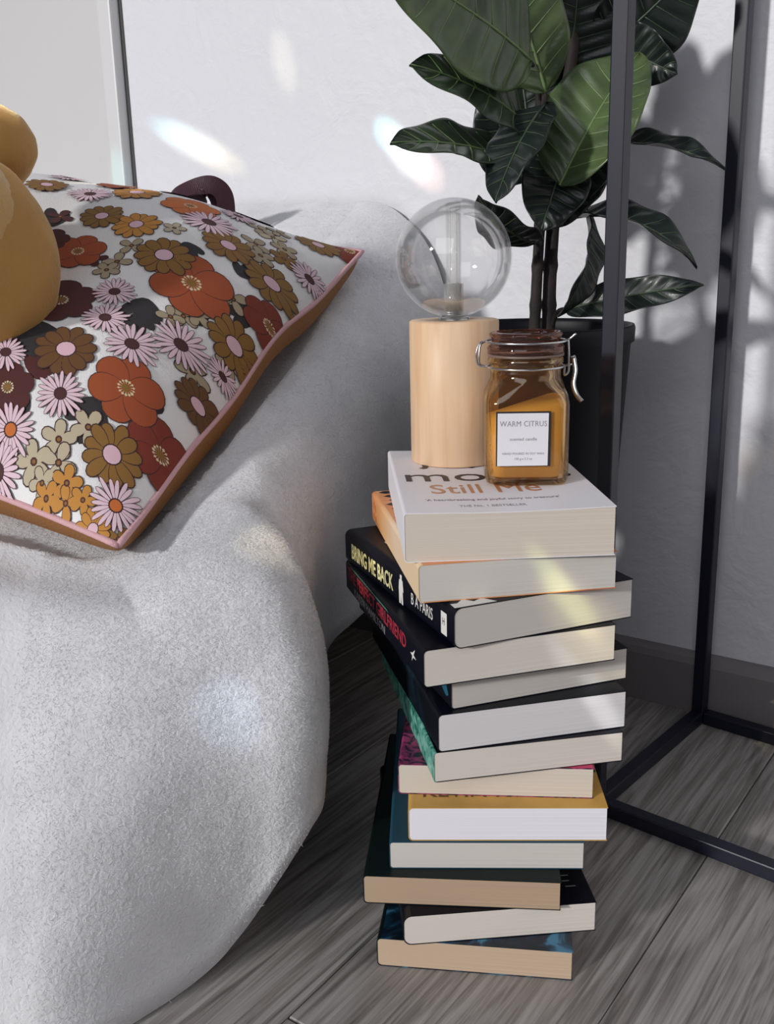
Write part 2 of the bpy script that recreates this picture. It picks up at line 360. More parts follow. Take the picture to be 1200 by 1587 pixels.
# short pile standing out of the throw
rng = random.Random(3); pv = []; pf = []
for _ in range(220000):
    it = int(NS_ * 0.80 * rng.random()); ia = int(rng.random() ** 0.8 * (NA + NB * 0.5))
    A, B = rows[ia], rows[ia + 1]; p00, p10, p01 = vs[A[it]], vs[A[it + 1]], vs[B[it]]
    p = p00 + (p10 - p00) * rng.random() + (p01 - p00) * rng.random()
    nrm = (p01 - p00).cross(p10 - p00)
    if nrm.length < 1e-12: continue
    nrm.normalize()
    tg = Vector((rng.gauss(0, 1), rng.gauss(0, 1), rng.gauss(0, 1) - 0.4)); tg = (tg - nrm * tg.dot(nrm)).normalized()
    d = (nrm * 0.35 + tg * 0.9).normalized() * (0.0012 + 0.0018 * rng.random()); sd = d.cross(nrm).normalized() * 0.0002
    i = len(pv); pv += [inv @ (p - sd), inv @ (p + sd), inv @ (p + d)]; pf.append((i, i + 1, i + 2))
pyobj('fleece_pile', pv, pf, M_fl, bed, smooth=False, kind='stuff')
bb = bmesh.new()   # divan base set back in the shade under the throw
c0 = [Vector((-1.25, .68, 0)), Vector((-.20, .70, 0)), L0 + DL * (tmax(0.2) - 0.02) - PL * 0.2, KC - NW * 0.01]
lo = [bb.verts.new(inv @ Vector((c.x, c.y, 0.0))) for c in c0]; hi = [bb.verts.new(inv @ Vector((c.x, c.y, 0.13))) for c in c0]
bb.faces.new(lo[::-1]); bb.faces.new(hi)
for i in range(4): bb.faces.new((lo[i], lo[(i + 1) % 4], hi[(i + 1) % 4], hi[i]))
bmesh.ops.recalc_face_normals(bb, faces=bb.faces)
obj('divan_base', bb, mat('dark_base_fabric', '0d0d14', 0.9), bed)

M_pink = mat('dusty_pink_piping', 'd0a3a8', 0.7, 0.3, 600)
M_print = mat('off_white_cotton', 'e6e4e4', 0.8, 0.25, 700)
M_tan = mat('mustard_backing', '9a6a3c', 0.85, 0.3, 500, var=0.1)
NP = 120
def pgrid(side):
    vs = [pil(-1 + 2 * i / NP, -1 + 2 * j / NP, side) for j in range(NP + 1) for i in range(NP + 1)]
    fs = []
    for j in range(NP):
        for i in range(NP):
            k = j * (NP + 1) + i; q = (k, k + 1, k + NP + 2, k + NP + 1); fs.append(q if side > 0 else q[::-1])
    return vs, fs
PO = Vector((-0.30, 0.86, 0.36)); PINV = Matrix.Translation(-PO)
cush = thing('cushion', 'square floral cushion with brown, rust and pink flowers leaning on the bed', 'cushion', PO)
v1, f1 = pgrid(1); pyobj('front_cover', [PINV @ v for v in v1], f1, M_print, cush)
v2, f2 = pgrid(-1); pyobj('back_cover', [PINV @ v for v in v2], f2, M_tan, cush)
rim = [(-1 + 2 * i / 60, -1) for i in range(60)] + [(1, -1 + 2 * i / 60) for i in range(60)] + [(1 - 2 * i / 60, 1) for i in range(60)] + [(-1, 1 - 2 * i / 60) for i in range(61)]
obj('piping', tube_bm([PINV @ pil(a, b) for a, b in rim], 0.0025, 8), M_pink, cush, smooth=True)
# printed flowers: flat ink shapes conforming to the front cover
FM = [mat('ink_' + n, c, 0.8) for n, c in (('maroon', '4a2426'), ('rust', '9c4a26'), ('orange', 'c4692e'), ('mustard', '86602a'), ('brown', '65421f'), ('pink', 'd9b3bf'),
      ('blush', 'ddc0cc'), ('beige', 'a3947a'), ('leaf', '2d2a2c'), ('gold', 'bd8338'), ('cream', 'd9c9a2'), ('dark_rust', '7c3020'), ('line', '3b2224'), ('dark_maroon', '4d1f1e'), ('pale_beige', 'b8ab92'))]
INK = {n: i for i, n in enumerate(('maroon', 'rust', 'orange', 'mustard', 'brown', 'pink', 'blush', 'beige', 'leaf', 'gold', 'cream', 'dark_rust', 'line', 'dark_maroon', 'pale_beige'))}
pn = (PB - PA).cross(PD - PA).normalized()
FV, FF, FI = [], [], []
def sp(u, v, lift):
    u = max(-0.997, min(0.997, u)); v = max(-0.997, min(0.997, v)); e = 0.004
    p = pil(u, v); du = pil(min(u + e, 1), v) - pil(max(u - e, -1), v); dv = pil(u, min(v + e, 1)) - pil(u, max(v - e, -1))
    n = du.cross(dv).normalized(); return PINV @ (p + n * lift)
def blob(u0, v0, pts, lift, ink, rings=3, c=(0, 0)):
    # pts: outline in metres about (u0, v0); filled by rings towards c
    if max(abs(u0), abs(v0)) > 0.62 and len(pts) > 8:
        rings *= 3; pts = [((a[0] * (2 - k) + b[0] * k) / 2, (a[1] * (2 - k) + b[1] * k) / 2) for a, b in zip(pts, pts[1:] + pts[:1]) for k in (0, 1)]
    n = len(pts); base = len(FV); f0 = len(FF)
    def inside(x, y): return abs(u0 + x / 0.214) < 0.9965 and abs(v0 + y / 0.214) < 0.9965
    ok = [inside(*c)] + [inside(c[0] + (x - c[0]) * r / rings, c[1] + (y - c[1]) * r / rings) for r in range(1, rings + 1) for x, y in pts]
    FV.append(sp(u0 + c[0] / 0.214, v0 + c[1] / 0.214, lift))
    for r in range(1, rings + 1):
        k = r / rings
        for x, y in pts: FV.append(sp(u0 + (c[0] + (x - c[0]) * k) / 0.214, v0 + (c[1] + (y - c[1]) * k) / 0.214, lift))
    for i in range(n):
        j = (i + 1) % n; FF.append((base, base + 1 + i, base + 1 + j)); FI.append(INK[ink])
        for r in range(rings - 1):
            a = base + 1 + r * n; FF.append((a + i, a + n + i, a + n + j, a + j)); FI.append(INK[ink])
    keep = [k for k in range(f0, len(FF)) if any(ok[q - base] for q in FF[k])]
    FF[f0:] = [FF[k] for k in keep]; FI[f0:] = [FI[k] for k in keep]
def petal(ang, r0, r1, wd, sharp=1.0, n=7, grow=0.0):
    out = []; ca, sa = cos(ang), sin(ang)
    for k in range(2 * n):
        t = k / (2 * n) * 2 * pi; x = (r0 - grow * 0.3 + r1 + grow) / 2 - (r1 - r0 + grow * 1.3) / 2 * cos(t)
        tt = (x - r0) / (r1 - r0 + 1e-9)
        y = (wd / 2 + grow) * sin(t) * (0.62 + 0.38 * max(0, min(1, tt))) * sharp
        out.append((x * ca - y * sa, x * sa + y * ca))
    return out
def ell(r, n=14, sq=1.0): return [(r * cos(2 * pi * k / n), r * sq * sin(2 * pi * k / n)) for k in range(n)]
LIFT = [0.0004]
def flower(kind, u, v, R, rot=0.0, ink=None):
    L = LIFT[0]; LIFT[0] += 0.000012
    rr = random.Random(int((u * 1000 + v * 77) * 13))
    if kind == 'daisy':
        n = 12; a0 = rot
        for k in range(n):
            a = a0 + 2 * pi * k / n + rr.uniform(-.06, .06); rl = R * rr.uniform(.86, 1.0)
            blob(u, v, petal(a, R * .18, rl, R * .46, grow=R * .035), L + (k % 3) * 2e-5, 'line', c=((rl * .6) * cos(a), (rl * .6) * sin(a)))
            blob(u, v, petal(a, R * .18, rl, R * .46), L + 1e-5 + (k % 3) * 2e-5, ink or 'mustard', c=((rl * .6) * cos(a), (rl * .6) * sin(a)))
        blob(u, v, ell(R * .31), L + 9e-5, 'line'); blob(u, v, ell(R * .27), L + 10e-5, 'pink')
    elif kind == 'aster':
        n = 20
        for k in range(n):
            a = rot + 2 * pi * k / n + rr.uniform(-.05, .05); rl = R * rr.uniform(.8, 1.0); c = (rl * .6 * cos(a), rl * .6 * sin(a))
            blob(u, v, petal(a, R * .2, rl, R * .17, grow=R * .022, n=5), L + (k % 2) * 2e-5, 'maroon', c=c, rings=2)
            blob(u, v, petal(a, R * .2, rl, R * .17, n=5), L + 1e-5 + (k % 2) * 2e-5, 'blush', c=c, rings=2)
        blob(u, v, ell(R * .25), L + 7e-5, 'line'); blob(u, v, ell(R * .2), L + 8e-5, ink or 'maroon')
    elif kind == 'poppy':
        n = 6
        for k in range(n):
            a = rot + 2 * pi * k / n; c = (R * .55 * cos(a), R * .55 * sin(a))
            blob(u, v, petal(a, R * .02, R, R * .98, grow=R * .025, n=9), L + (k % 3) * 2e-5, 'line', c=c, rings=4)
            blob(u, v, petal(a, R * .02, R, R * .98, n=9), L + 1e-5 + (k % 3) * 2e-5, ink or 'rust', c=c, rings=4)
        for k in range(14):
            a = 2 * pi * k / 14; blob(u + .2 * R / .214 * cos(a) , v + .2 * R / .214 * sin(a), ell(R * rr.uniform(.025, .045), 6), L + 9e-5, 'cream', rings=1)
            blob(u, v, petal(a, R * .08, R * .26, R * .02, n=3), L + 8.5e-5, 'cream', rings=1, c=(R * .17 * cos(a), R * .17 * sin(a)))
        blob(u, v, ell(R * .12), L + 10e-5, 'mustard')
    elif kind == 'small':
        n = 5 if rr.random() > .4 else 4
        for k in range(n):
            a = rot + 2 * pi * k / n; c = (R * .55 * cos(a), R * .55 * sin(a))
            blob(u, v, petal(a, R * .08, R, R * .72, grow=R * .06, n=6), L, 'line', c=c, rings=2)
            blob(u, v, petal(a, R * .08, R, R * .72, n=6), L + 1.5e-5, ink or 'beige', c=c, rings=2)
        blob(u, v, ell(R * .2, 8), L + 5e-5, 'maroon', rings=1); blob(u, v, ell(R * .1, 8), L + 6e-5, 'mustard', rings=1)
    elif kind == 'leaf':
        for da in (-.5, 0.1, .6):
            a = rot + da; rl = R * (1.0 if abs(da) < .2 else .8); c = (rl * .5 * cos(a), rl * .5 * sin(a))
            blob(u, v, petal(a, 0, rl, R * .42, n=7), L - 0.00012, ink or 'leaf', c=c)
#FLOWERS
FLW = [('leaf', -0.134, -0.642, 0.035, 3.4, None),
('leaf', -0.632, -0.731, 0.0343, 3.14, None),
('leaf', -0.512, -0.91, 0.0282, 1.6, None),
('leaf', -0.443, -0.383, 0.0527, 3.6, None),
('leaf', 0.124, -0.94, 0.0265, 2.2, None),
('leaf', -0.214, -0.662, 0.0246, 3.6, None),
('leaf', 0.244, -0.602, 0.024, 3.9, None),
('leaf', -0.672, -0.532, 0.0275, 0.3, 'dark_maroon'),
('leaf', 0.244, -0.821, 0.0214, 0, None),
('leaf', -0.781, -0.552, 0.0203, 1.2, None),
('leaf', -0.095, -0.841, 0.0228, 0.8, None),
('leaf', 0.124, -0.075, 0.0323, 0.5, None),
('small', -0.114, -0.781, 0.011, 0, 'beige'),
('small', -0.284, -0.9, 0.0128, 1, 'beige'),
('small', -0.154, -0.751, 0.011, 0.5, 'beige'),
('small', -0.065, -0.811, 0.0112, 2, 'beige'),
('small', 0.114, -0.861, 0.0126, 1, 'beige'),
('small', 0.522, -0.751, 0.0125, 0, 'beige'),
('small', 0.672, -0.751, 0.0129, 1, 'pale_beige'),
('small', 0.682, -0.692, 0.0117, 0.3, 'beige'),
('small', 0.005, -0.443, 0.0124, 0.3, 'beige'),
('small', 0.114, -0.443, 0.0116, 1.3, 'beige'),
('small', 0.303, -0.522, 0.0097, 0.2, 'pale_beige'),
('small', -0.055, -0.433, 0.0113, 1, 'beige'),
('small', 0.463, -0.801, 0.0123, 2, 'beige'),
('small', 0.632, -0.821, 0.0116, 2, 'beige'),
('small', 0.562, -0.851, 0.0115, 0.5, 'mustard'),
('small', -0.005, -0.353, 0.0104, 0.5, 'dark_maroon'),
('small', 0.761, -0.731, 0.0107, 0.2, 'beige'),
('small', -0.811, -0.682, 0.013, 0.3, 'pale_beige'),
('small', -0.731, -0.751, 0.0131, 1.1, 'pale_beige'),
('small', -0.9, -0.632, 0.0134, 0.6, 'pale_beige'),
('small', -0.871, -0.711, 0.0134, 0, 'pale_beige'),
('small', -0.94, -0.682, 0.0098, 0.8, 'pale_beige'),
('small', -0.91, -0.761, 0.0115, 0.2, 'gold'),
('small', -0.97, -0.711, 0.0106, 1, 'gold'),
('small', -0.96, -0.781, 0.0106, 0.5, 'gold'),
('small', -0.93, -0.831, 0.0097, 0, 'gold'),
('small', -0.98, -0.99, 0.0095, 0, 'mustard'),
('small', -0.114, -0.95, 0.0102, 0, 'beige'),
('small', 0.204, -0.065, 0.012, 0, 'maroon'),
('small', 0.065, -0.542, 0.0093, 0, 'beige'),
('poppy', -0.294, -0.383, 0.0286, 0.3, 'dark_maroon'),
('poppy', -0.741, -0.453, 0.0191, 0.2, 'dark_maroon'),
('poppy', 0.015, -0.264, 0.0235, 0.1, 'rust'),
('poppy', 0.552, -0.453, 0.025, 0.2, 'orange'),
('poppy', 0.045, -0.731, 0.033, 0.3, 'rust'),
('poppy', 0.164, -0.98, 0.0205, 0.3, 'dark_rust'),
('poppy', -0.642, -0.96, 0.0231, 0.5, 'dark_rust'),
('poppy', -0.542, -0.791, 0.0264, 0.1, 'rust'),
('poppy', 0.96, -0.96, 0.0224, 0.3, 'dark_rust'),
('poppy', 0.045, -0.124, 0.0159, 0, 'dark_maroon'),
('daisy', 0.572, -0.194, 0.0242, 0, 'gold'),
('daisy', 0.274, -0.214, 0.0208, 0.2, 'mustard'),
('daisy', 0.254, -0.383, 0.0215, 0.1, 'gold'),
('daisy', 0.114, -0.582, 0.0261, 0, 'mustard'),
('daisy', 0.373, -0.711, 0.023, 0.1, 'mustard'),
('daisy', 0.861, -0.861, 0.0207, 0.1, 'mustard'),
('daisy', 0.353, -0.9, 0.0243, 0.2, 'mustard'),
('daisy', -0.045, -0.94, 0.0217, 0.2, 'mustard'),
('daisy', -0.373, -0.96, 0.0175, 0.1, 'brown'),
('daisy', -0.522, -0.552, 0.0253, 0.1, 'brown'),
('daisy', -0.761, -0.851, 0.0225, 0.1, 'mustard'),
('daisy', -0.99, -0.9, 0.0139, 0.1, 'gold'),
('aster', 0.453, -0.045, 0.0217, 0, None),
('aster', 0.463, -0.582, 0.0245, 0.1, None),
('aster', 0.701, -0.582, 0.0176, 0.1, None),
('aster', -0.164, -0.532, 0.019, 0, None),
('aster', -0.313, -0.582, 0.0194, 0.1, None),
('aster', -0.373, -0.721, 0.022, 0.1, None),
('aster', -0.234, -0.831, 0.0217, 0.0, None),
('aster', -0.682, -0.622, 0.0191, 0.1, None),
('aster', -0.851, -0.522, 0.0198, 0.1, 'orange'),
('aster', -0.891, -0.93, 0.0203, 0.1, 'orange'),
('aster', 0.582, -0.95, 0.0175, 0.1, None),
('aster', -0.184, -0.96, 0.0121, 0.1, None),
('aster', -0.96, -0.522, 0.0189, 0.1, None),
('aster', -0.632, -0.383, 0.0167, 0, None),
('daisy', 0.221, 0.435, 0.02, 0.3, None),
('aster', -0.848, -0.062, 0.02, 0.3, None),
('daisy', 0.268, 0.722, 0.02, 0.3, None),
('small', -0.231, 0.663, 0.02, 0.3, None),
('daisy', 0.079, 0.133, 0.02, 0.3, None),
('small', -0.572, 0.661, 0.02, 0.3, None),
('aster', -0.65, 0.211, 0.02, 0.3, None),
('daisy', -0.662, 0.85, 0.02, 0.3, None),
('poppy', 0.868, 0.67, 0.02, 0.3, None),
('aster', 0.677, 0.226, 0.02, 0.3, None),
('daisy', -0.034, 0.368, 0.02, 0.3, None),
('small', 0.809, -0.256, 0.02, 0.3, None),
('poppy', -0.867, 0.518, 0.02, 0.3, None),
('poppy', 0.022, 0.707, 0.02, 0.3, None),
('poppy', 0.447, 0.535, 0.02, 0.3, None),
('small', 0.876, 0.06, 0.02, 0.3, None),
('aster', -0.407, -0.054, 0.02, 0.3, None),
('poppy', -0.423, 0.866, 0.02, 0.3, None),
('daisy', -0.15, 0.21, 0.02, 0.3, None),
('daisy', 0.893, -0.548, 0.02, 0.3, None),
('daisy', -0.506, 0.335, 0.02, 0.3, None),
('aster', 0.876, 0.864, 0.02, 0.3, None),
('aster', -0.223, -0.123, 0.02, 0.3, None),
('poppy', -0.865, 0.801, 0.02, 0.3, None),
('small', -0.372, 0.507, 0.02, 0.3, None),
('daisy', 0.441, 0.163, 0.02, 0.3, None),
('small', 0.646, 0.614, 0.02, 0.3, None),
('daisy', -0.643, -0.039, 0.02, 0.3, None),
('small', 0.889, 0.37, 0.02, 0.3, None),
('poppy', 0.678, -0.035, 0.02, 0.3, None),
('small', -0.641, 0.476, 0.02, 0.3, None),
('daisy', 0.261, 0.245, 0.02, 0.3, None),
('small', -0.762, -0.235, 0.02, 0.3, None),
('daisy', 0.591, 0.829, 0.02, 0.3, None)]
for it in FLW:
    flower(*it)
if FV: pyobj('floral_print', FV, FF, FM, cush, smooth=False, mi=FI)

# ------------------------------------------------------------------ plush toy and strap
def velvet():
    m = mat('mustard_velour', 'b5894c', 0.9, 0.25, 500, var=0.14, vscale=16, Sheen_Weight=0.8, Sheen_Roughness=0.35)
    m.node_tree.nodes['Principled BSDF'].inputs['Sheen Tint'].default_value = (1.0, 0.8, 0.5, 1)
    return m
M_vel = velvet()
M_vel2 = mat('pale_mustard_velour', 'c49c5c', 0.95, 0.4, 400, var=0.1, vscale=30, Sheen_Weight=0.6)
def blob_bm(c, r, nz=0.03, sd=0.0, sub=5):
    bm = bmesh.new(); bmesh.ops.create_icosphere(bm, subdivisions=sub, radius=1)
    for v in bm.verts:
        n = v.co.copy(); k = 1 + nz * noise.noise(n * 1.6 + Vector((sd, 0, 0))) + nz * 0.3 * noise.noise(n * 5 + Vector((sd, 2, 0)))
        v.co = Vector((c[0] + n.x * r[0] * k, c[1] + n.y * r[1] * k, c[2] + n.z * r[2] * k))
    return bm
toy = thing('plush_toy', 'round mustard velour plush toy lying on the floral cushion', 'plush toy', (-0.31, 0.74, 0.40))
TV = lambda x, y, z: (x + 0.31, y - 0.74, z - 0.40)
obj('body', blob_bm(TV(-0.318, 0.745, 0.462), (0.078, 0.066, 0.084), 0.04), M_vel, toy, True)
obj('head', blob_bm(TV(-0.300, 0.798, 0.550), (0.033, 0.040, 0.033), 0.04, 4, 5), M_vel, toy, True)
# raised seamed pad on the side facing the room
pb = bmesh.new(); bmesh.ops.create_icosphere(pb, subdivisions=5, radius=1)
dax = Vector((0.22, -0.72, 0.66)).normalized()
for v in pb.verts:
    n = v.co.copy(); ca = n.dot(dax); lim = 0.80
    k = 1 + 0.05 * noise.noise(n * 1.6) + 0.055 * sm(ca, lim - 0.04, lim + 0.14) - 0.06 * (1 - sm(ca, lim - 0.08, lim - 0.02))
    c = TV(-0.318, 0.745, 0.462); v.co = Vector((c[0] + n.x * 0.078 * k, c[1] + n.y * 0.066 * k, c[2] + n.z * 0.084 * k))
obj('pad', pb, M_vel2, toy, True)
M_strap = mat('plum_ribbon', '3d1f2b', 0.5, 0.2, 400)
def ribbon(ctrl, wd, th, wdir):
    pts = spline(ctrl, 10); bm = bmesh.new(); rings = []
    for i, p in enumerate(pts):
        t = (pts[min(i + 1, len(pts) - 1)] - pts[max(i - 1, 0)]).normalized(); wv = Vector(wdir); wv = (wv - t * wv.dot(t)).normalized(); nn = t.cross(wv)
        rings.append([bm.verts.new(p + wv * a * wd / 2 + nn * b * th / 2) for a, b in ((-1, -1), (1, -1), (1, 1), (-1, 1))])
    for A, B in zip(rings, rings[1:]):
        for k in range(4): bm.faces.new((A[k], A[(k + 1) % 4], B[(k + 1) % 4], B[k]))
    bm.faces.new(rings[0][::-1]); bm.faces.new(rings[-1]); bmesh.ops.recalc_face_normals(bm, faces=bm.faces); return bm
strap = thing('bag_strap', 'dark plum looped strap sticking up behind the floral cushion', 'strap', (-0.20, 1.12, 0.48))
SVv = lambda *p: Vector(p) - Vector((-0.20, 1.12, 0.48))
obj('loop', ribbon([SVv(-0.242, 1.115, 0.520), SVv(-0.222, 1.115, 0.533), SVv(-0.200, 1.115, 0.540), SVv(-0.182, 1.118, 0.541), SVv(-0.171, 1.122, 0.530), SVv(-0.170, 1.125, 0.505)], 0.020, 0.0015, (0.75, 0.3, 0.65)), M_strap, strap)
obj('loop', ribbon([SVv(-0.212, 1.122, 0.500), SVv(-0.205, 1.122, 0.520), SVv(-0.192, 1.124, 0.534), SVv(-0.178, 1.128, 0.530), SVv(-0.172, 1.132, 0.505)], 0.024, 0.0015, (0.8, 0.4, 0.4)), M_strap, strap)

# ------------------------------------------------------------------ books
def paper(name, col, lines=420):
    m = mat(name, col, 0.9); nt = m.node_tree; b = nt.nodes['Principled BSDF']; tc = nt.nodes.new('ShaderNodeTexCoord')
    mp = nt.nodes.new('ShaderNodeMapping'); mp.inputs['Scale'].default_value = (3, 3, 2600)
    n = nt.nodes.new('ShaderNodeTexNoise'); n.inputs['Scale'].default_value = 1.0; n.inputs['Detail'].default_value = 3
    nt.links.new(tc.outputs['Object'], mp.inputs['Vector']); nt.links.new(mp.outputs[0], n.inputs['Vector'])
    c = srgb(col); r = ramp(nt, [(0.25, tuple(x * 0.84 for x in c)), (0.6, c)])
    nt.links.new(n.outputs['Fac'], r.inputs['Fac']); nt.links.new(r.outputs['Color'], b.inputs['Base Color'])
    bp = nt.nodes.new('ShaderNodeBump'); bp.inputs['Strength'].default_value = 0.12; bp.inputs['Distance'].default_value = 0.0006
    nt.links.new(n.outputs['Fac'], bp.inputs['Height']); nt.links.new(bp.outputs['Normal'], b.inputs['Normal'])
    return m
P_white = paper('paper_white', 'e3e1ea'); P_cool = paper('paper_cool', 'd8d5d8'); P_warm = paper('paper_warm', 'd6cec6'); P_grey = paper('paper_grey', 'c9c4be')
P_tan = paper('paper_tan', 'bfa78f'); P_tan2 = paper('paper_tan_dark', 'ae967e'); P_cream = paper('paper_cream', 'cfc4b8')
def cmat(name, c, **k): return mat(name, c, 0.42, 0.05, 300, Specular_IOR_Level=0.2, **k)
def speckle(name, stops, scale, dist=0.0, rough=0.4, stretch=(1, 1, 1)):
    m = mat(name, '808080', rough); nt = m.node_tree; b = nt.nodes['Principled BSDF']; tc = nt.nodes.new('ShaderNodeTexCoord')
    mp = nt.nodes.new('ShaderNodeMapping'); mp.inputs['Scale'].default_value = stretch
    n = nt.nodes.new('ShaderNodeTexNoise'); n.inputs['Scale'].default_value = scale; n.inputs['Detail'].default_value = 3; n.inputs['Distortion'].default_value = dist
    nt.links.new(tc.outputs['Object'], mp.inputs['Vector']); nt.links.new(mp.outputs[0], n.inputs['Vector'])
    r = ramp(nt, stops); nt.links.new(n.outputs['Fac'], r.inputs['Fac']); nt.links.new(r.outputs['Color'], b.inputs['Base Color']); return m
K_white = cmat('cover_white', 'e4e2e8'); K_black = cmat('cover_black', '070a16'); K_navy = speckle('cover_navy_swirls', [(0.45, '0c1724'), (0.56, '123247'), (0.66, '3f7592')], 26, 2.5)
K_orange = speckle('cover_orange_flame', [(0.35, 'e0a070'), (0.55, 'd98a4a'), (0.75, 'c0662c')], 14, 1.0)
K_cream = speckle('spine_pale_orange', [(0.3, 'e9c39a'), (0.6, 'dda774'), (0.8, 'cf8a52')], 22, 0.5)
def fade_spine():
    m = mat('spine_orange_to_cream', 'e6c7a2', 0.45); nt = m.node_tree; b_ = nt.nodes['Principled BSDF']; tc = nt.nodes.new('ShaderNodeTexCoord'); sx_ = nt.nodes.new('ShaderNodeSeparateXYZ')
    n = nt.nodes.new('ShaderNodeTexNoise'); n.inputs['Scale'].default_value = 30; ma = nt.nodes.new('ShaderNodeMath'); ma.operation = 'MULTIPLY_ADD'; ma.inputs[1].default_value = 0.05
    nt.links.new(tc.outputs['Object'], sx_.inputs[0]); nt.links.new(tc.outputs['Object'], n.inputs['Vector']); nt.links.new(n.outputs['Fac'], ma.inputs[0]); nt.links.new(sx_.outputs['Y'], ma.inputs[2])
    mr = nt.nodes.new('ShaderNodeMapRange'); mr.inputs['From Min'].default_value = 0.02; mr.inputs['From Max'].default_value = 0.225; nt.links.new(ma.outputs[0], mr.inputs['Value'])
    r = ramp(nt, [(0.0, 'e3c9a4'), (0.45, 'e9cdb0'), (0.72, 'e2ad74'), (1.0, 'd07f4c')]); nt.links.new(mr.outputs[0], r.inputs['Fac']); nt.links.new(r.outputs['Color'], b_.inputs['Base Color']); return m
K_fade = fade_spine()
K_teal = speckle('spine_teal', [(0.38, '1f5f50'), (0.47, '4f9484'), (0.62, '7bb5a8')], 110, 1.0)
K_tealdk = cmat('cover_deep_teal', '24485a'); K_mag = speckle('cover_magenta_print', [(0.42, '241a2a'), (0.5, '7c2f58'), (0.62, 'a13c6a')], 90, 1.5)
K_mus = cmat('cover_mustard', 'c49a52', var=0.1, vscale=40); K_green = cmat('cover_dark_green', '0b1717'); K_blk2 = speckle('cover_black_blue_mottle', [(0.5, '080c15'), (0.68, '0f2a38'), (0.8, '1d5166')], 16, 1.0)  # last one: black with noise patches of blue cover colour
T_red = mat('ink_red', 'a02a3c', 0.5); T_wh = mat('ink_white', 'd8d6d2', 0.5); T_gold = mat('ink_copper', 'b9825e', 0.4); T_blk = mat('ink_black', '231f22', 0.5)
T_gry = mat('ink_grey', '8f8b90', 0.5); T_brn = mat('ink_brown', '6b4420', 0.5); T_pal = mat('ink_pale_yellow', 'cfc99a', 0.5); T_or = mat('ink_orange', 'c2622e', 0.5)
CT = 0.0005
def c_profile(Wd, T, inset, rs):
    # outline of a book section (spine at x=0 with rounded shoulders), counter-clockwise from bottom right
    pts = [(Wd, inset)]
    for k in range(7): a = radians(270 - 15 * k); pts.append((rs + inset + rs * cos(a), rs + inset + rs * sin(a)))
    for k in range(7): a = radians(180 - 15 * k); pts.append((rs + inset + rs * cos(a), T - rs - inset + rs * sin(a)))
    pts.append((Wd, T - inset)); return pts
def book(label, loc, rot, Wd, T, D, paper_m, cov, spine=None, rs=0.0022, bow=0.0, tilt=0.0, bottom=None):
    t = thing('paperback_book', label, 'book', loc, radians(rot), 'paperbacks stacked beside the bed')
    def bend(x, y, z): return (x, y, z + bow * (z / T) * sin(pi * x / Wd))
    xs = [0.25, 0.5, 0.75]
    def dens(pts):   # add points along long edges so that boards can bow
        o = [pts[0]]
        for a, b in zip(pts, pts[1:]):
            if abs(a[0] - b[0]) > 0.02: o += [(a[0] + (b[0] - a[0]) * k / 8, a[1] + (b[1] - a[1]) * k / 8) for k in range(1, 8)]
            o.append(b)
        return o
    ou = dens(c_profile(Wd, T, 0.0, rs)); inn = dens(c_profile(Wd, T, CT, rs - CT * 0.5))
    bm = bmesh.new(); y0, y1 = 0.0, D
    ra = [[bm.verts.new(bend(x, y, z)) for x, z in P] for P, y in ((ou, y0), (inn, y0), (ou, y1), (inn, y1))]
    n = len(ou); mi = []
    for i in range(n - 1):
        sp_ = ou[i][0] < rs * 1.05 and ou[i + 1][0] < rs * 1.05 or (abs(ou[i][0]) < 1e-6 + rs and abs(ou[i + 1][0]) < 1e-6 + rs)
        for f in ((ra[0][i], ra[2][i], ra[2][i + 1], ra[0][i + 1]), (ra[1][i], ra[1][i + 1], ra[3][i + 1], ra[3][i]), (ra[0][i], ra[0][i + 1], ra[1][i + 1], ra[1][i]), (ra[2][i], ra[3][i], ra[3][i + 1], ra[2][i + 1])):
            fc = bm.faces.new(f); fc.material_index = 1 if sp_ else (2 if ou[i][1] < T / 2 and bottom else 0)
    for i in (0, n - 1): bm.faces.new((ra[0][i], ra[1][i], ra[3][i], ra[2][i]))
    bmesh.ops.recalc_face_normals(bm, faces=bm.faces)
    obj('cover', bm, [cov, spine or cov, bottom or cov], t)
    pg = dens(c_profile(Wd - 0.0006, T, CT * 1.1, rs - CT * 0.5)); bm = bmesh.new()
    fa = [bm.verts.new(bend(x, 0.0003, z)) for x, z in pg]; ba = [bm.verts.new(bend(x, D - 0.0003, z)) for x, z in pg]
    for i in range(len(pg)):
        j = (i + 1) % len(pg); bm.faces.new((fa[i], fa[j], ba[j], ba[i]))
    bm.faces.new(fa[::-1]); bm.faces.new(ba); bmesh.ops.recalc_face_normals(bm, faces=bm.faces)
    obj('page_block', bm, paper_m, t)
    return t
def on_top(x, y, T, rz=0): return Matrix.Translation((x, y, T + 0.0001)) @ Matrix.Rotation(rz, 4, 'Z')
def on_spine(y, z):   # reads from the head of the book towards the tail
    return Matrix(((0, 0, -1, -0.00012), (-1, 0, 0, y), (0, 1, 0, z), (0, 0, 0, 1)))
def flat(name, pts, mw, mt, parent, th=0.00006):
    bm = bmesh.new(); a = [bm.verts.new(mw @ Vector((x, y, 0))) for x, y in pts]; bm.faces.new(a)
    r = bmesh.ops.extrude_face_region(bm, geom=bm.faces[:]); nz = (mw.to_3x3() @ Vector((0, 0, 1))) * th
    for v in r['geom']:
        if isinstance(v, bmesh.types.BMVert): v.co += nz
    bmesh.ops.recalc_face_normals(bm, faces=bm.faces); return obj(name, bm, mt, parent)
D = 0.197
